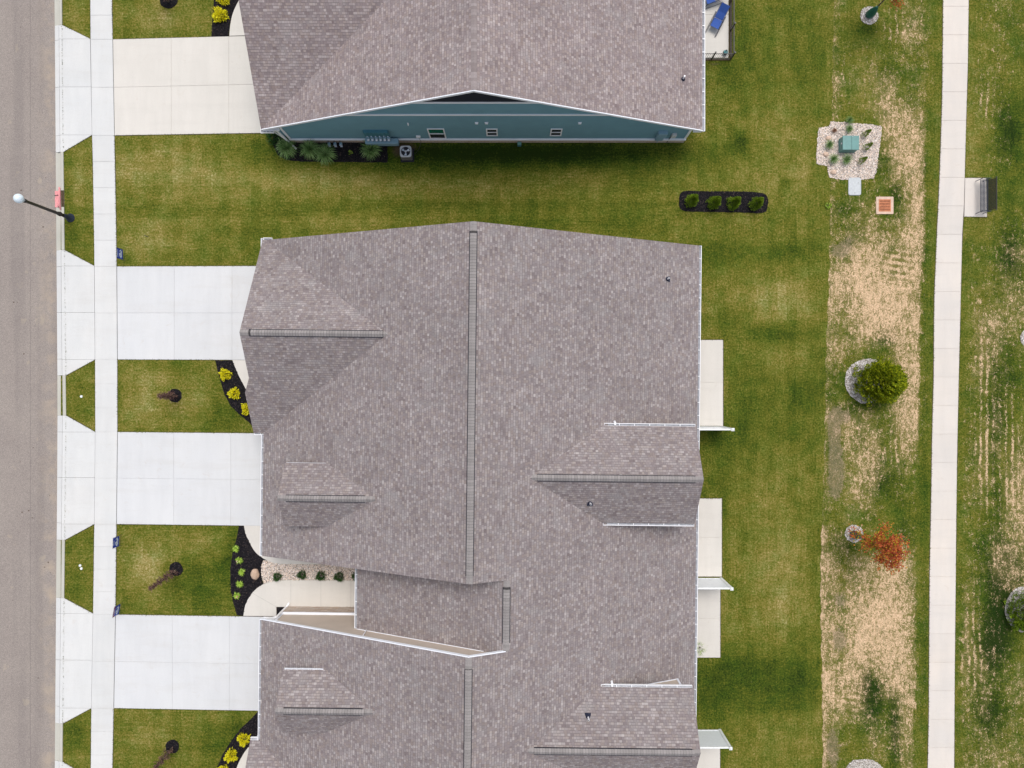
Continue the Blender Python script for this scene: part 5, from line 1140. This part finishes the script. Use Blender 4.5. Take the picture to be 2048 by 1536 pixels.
def conifer(px, py, R_, Hh, n, lb, mat, cat='conifer', grp=None, lw=.07, ll=.2, prof=1.0, seed=1, clump=26):
    "crown of outward sprays; prof > 1 gives a rounder outline, < 1 a spire"
    random.seed(seed); t = thing('conifer', lb, cat, P(px, py), 0, grp); m = MB(); ph = random.uniform(0, 6)
    for _ in range(n//clump):
        v = random.random()**.8; z = Hh*(.05+.93*v); rr = R_*(1-v**(prof*1.25))**(.5 if prof > 1 else .95); a = random.uniform(0, 6.283); rr *= 1+.10*math.sin(3*a+z*4)+.08*math.sin(8*a+z*7+ph)
        q = random.uniform(.42, 1.0); c = Vector((rr*q*math.cos(a), rr*q*math.sin(a), z)); ax = Vector((math.cos(a), math.sin(a), .25+.9*v)).normalized()
        side = ax.cross(Vector((0, 0, 1))).normalized(); tw = random.uniform(-.5, .5)
        for k in range(clump):
            f = k/clump; sp_ = ll*.9*(1-f*.4)*random.uniform(-1, 1)
            p = c+ax*(f*ll*1.3)+side*sp_+Vector((0, 0, random.uniform(-.4, .3)*ll+tw*sp_)); leaf(m, p, ax+side*sp_/ll*.9+Vector((0, 0, random.uniform(-.3, .3))), lw*random.uniform(.5, 1.1), ll*random.uniform(.45, .9))
    m.build('crown', mat, t, merge=False); m = MB(); m.tube([(0, 0, 0), (.02, 0, Hh*.5), (0, 0, Hh*.9)], [.09*R_, .06*R_, .01], 8); m.build('trunk', M['bark'], t); return t
conifer(1744, 764, 1.22, 2.6, 30000, 'wide yellow green conifer in a white gravel ring', M['conifer'], lw=.07, ll=.17, prof=1.6, seed=3)
conifer(2044, 1220, 1.12, 1.3, 20000, 'round green shrub in white gravel, cut by the right edge', M['arbor'], 'shrub', lw=.05, ll=.13, prof=1.8, seed=5)
conifer(1730, 1572, 1.1, 2.2, 6000, 'conifer whose gravel ring shows at the bottom edge', M['conifer'], seed=6)
for i, (x, y, l_) in enumerate(((1380, 405, 'leftmost of the four small arborvitae in the oval mulch bed'), (1424.5, 409, 'second from the left of the four small arborvitae'), (1463, 409.5, 'third from the left of the four small arborvitae'), (1507, 411, 'rightmost of the four small arborvitae'))):
    conifer(x, y, .34, 1.45, 5200, l_, M['arbor'], 'arborvitae', 'small arborvitae in the oval mulch bed', .05, .085, 1.0, seed=20+i, clump=13)
for i, (x, y, l_) in enumerate(((1727, 270, 'upper small conical shrub right of the utility box'), (1730, 296, 'middle small conical shrub right of the utility box'), (1719.5, 324, 'lower small conical shrub right of the utility box'))):
    conifer(x, y, .18, .85, 1500, l_, M['arbor'], 'shrub', 'small conical shrubs in the gravel bed', .03, .055, .8, seed=40+i, clump=9)
def tree(px, py, hgt_, crown_r, z0, mat, mat2, n, lb, lean=(0, 0), lw=.07, seed=1, bag=True, nb=16, name='young_tree'):
    random.seed(seed); t = thing(name, lb, 'tree', P(px, py)); m = MB()
    top = Vector((lean[0], lean[1], hgt_)); m.tube([(0, 0, 0), tuple(top*.5+Vector((.04, .02, 0))), tuple(top*.97)], [.055, .035, .008], 8)
    lf, lf2 = MB(), MB()
    for i in range(nb):
        v = i/(nb-1); s0 = top*(z0+(1-z0)*v*.92); a = i*2.4+random.uniform(-.4, .4); L_ = crown_r*(1.0-.62*v)*random.uniform(.75, 1.15)
        d = Vector((math.cos(a), math.sin(a), .45+.5*v)).normalized(); e = s0+d*L_; mid_ = s0+d*L_*.5+Vector((0, 0, -.03)); m.tube([tuple(s0), tuple(mid_), tuple(e)], [.02, .012, .004], 5)
        for _ in range(int(n/nb)):
            f = random.random()**.6; p = s0+(e-s0)*f; sp_ = .05+.16*crown_r*(.5+f*.5); off = Vector([random.gauss(0, sp_*.55) for _ in range(3)])
            tgt = lf2 if (mat2 and (v < .45 and f < .7 and random.random() < .6)) else lf
            leaf(tgt, p+off, (random.uniform(-1, 1), random.uniform(-1, 1), random.uniform(-.3, .5)), lw, lw*1.5)
        if n/nb > 60:
            for _ in range(4):
                f = random.uniform(.35, .9); p = s0+(e-s0)*f; q = p+Vector([random.uniform(-.3, .3) for _ in range(3)])*crown_r*.5; m.tube([tuple(p), tuple(q)], [.006, .003], 4)
                for _ in range(int(n/nb*.12)): leaf(lf, q+Vector([random.gauss(0, .07) for _ in range(3)]), (random.uniform(-1, 1), random.uniform(-1, 1), random.uniform(-.3, .5)), lw, lw*1.5)
    m.build('trunk', M['bark'], t); c_ = lf.build('crown', mat, t, merge=False)
    if lf2.f: lf2.build('inner_leaves', mat2, t, merge=False)
    if bag:
        b = MB(); b.lathe([(.24, .03), (.30, .12), (.27, .4), (.17, .75), (.08, .95), (.06, 1.0)], (0, 0, 0), 12, .85); g = b.build('watering_bag', M['bag'], t, smooth=True)
        q = MB(); q.bar((.02, .105, .88), (.02, .15, .80), .09, .02); q.build('bag_label', M['pvc'], g)
    return t
tree(1707, 1068, 4.4, 1.85, .40, M['red_leaf'], M['gold_leaf'], 2600, 'red and gold leaved young tree with a green watering bag', seed=11, lw=.075, lean=(.25, -.15))
tree(1738, 31, 4.2, 1.35, .42, M['red_leaf'], None, 1500, 'red leaved young tree at the top edge with a green watering bag', seed=12, lw=.07, lean=(.2, .25))
def purple(px, py, lean, hgt_, lb, seed):
    return tree(px, py, hgt_, .33, .10, M['purple_leaf'], None, 1300, lb, lean, .045, seed, False, 30, 'purple_sapling')
purple(350, 791, (.30, 0.0), 2.6, 'thin purple brown sapling in the upper front lawn, leaning left', 13)
purple(352, 1140, (-.15, -.35), 3.0, 'purple brown sapling in the middle front lawn, leaning down left', 14)
purple(345, 1495, (-.1, -.3), 3.0, 'purple brown sapling in the lowest front lawn', 15)
purple(337, 4, (0, 0), 3.0, 'purple brown sapling whose mulch ring shows at the top edge', 16)
# boulders
def rock(px, py, rx, ry, h, lb, mat='boulder', seed=1):
    random.seed(seed); m = bpy.data.meshes.new('boulder'); bm = bmesh.new(); bmesh.ops.create_icosphere(bm, subdivisions=4, radius=1)
    from mathutils import noise as N_
    for v in bm.verts:
        k = 1+.16*N_.noise(v.co*1.3+Vector((seed, 0, 0)))+.04*N_.noise(v.co*5); v.co = Vector((v.co.x*rx*k, v.co.y*ry*k, max(-.3, v.co.z)*h*k))
    bm.to_mesh(m); bm.free(); m.materials.append(M[mat]); m.shade_smooth(); o = bpy.data.objects.new('boulder', m); COL.objects.link(o); o.location = (*P(px, py)[:2], .06); return tag(o, lb, 'boulder')
rock(510.5, 1148, .26, .35, .26, 'smooth tan boulder in the black mulch bed', seed=2)
for i, (x, y, l_) in enumerate(((1651, 309, 'tan rock at the left of the gravel bed'), (1666, 345, 'tan rock in the lower left of the gravel bed'), (1656, 277, 'small tan rock in the upper left of the gravel bed'))):
    rock(x, y, .17, .14, .1, l_, 'basin', 3+i)
# little caps in the verge
for i, (x, y, l_) in enumerate(((163, 793, 'small white cap in the upper verge grass'), (160.5, 1131, 'upper of two white caps in the middle verge'), (163, 1137, 'lower of two white caps in the middle verge'))):
    t = thing('cleanout_cap', l_, 'cap', P(x, y)); m = MB(); m.lathe([(.08, 0), (.08, .04), (.06, .055)], (0, 0, 0), 12); m.build('cap', M['plastic_white'], t); m = MB(); m.box(-.02, .02, -.02, .02, .0551, .075); m.build('nut', M['plastic_white'], t)
m = MB(); m.tube([(*P(289, 470.5)[:2], .02), (*P(297, 474)[:2], .05)], .018, 6); tag(m.build('stick', M['black_metal']), 'short dark stick lying in the upper front lawn', 'stick')
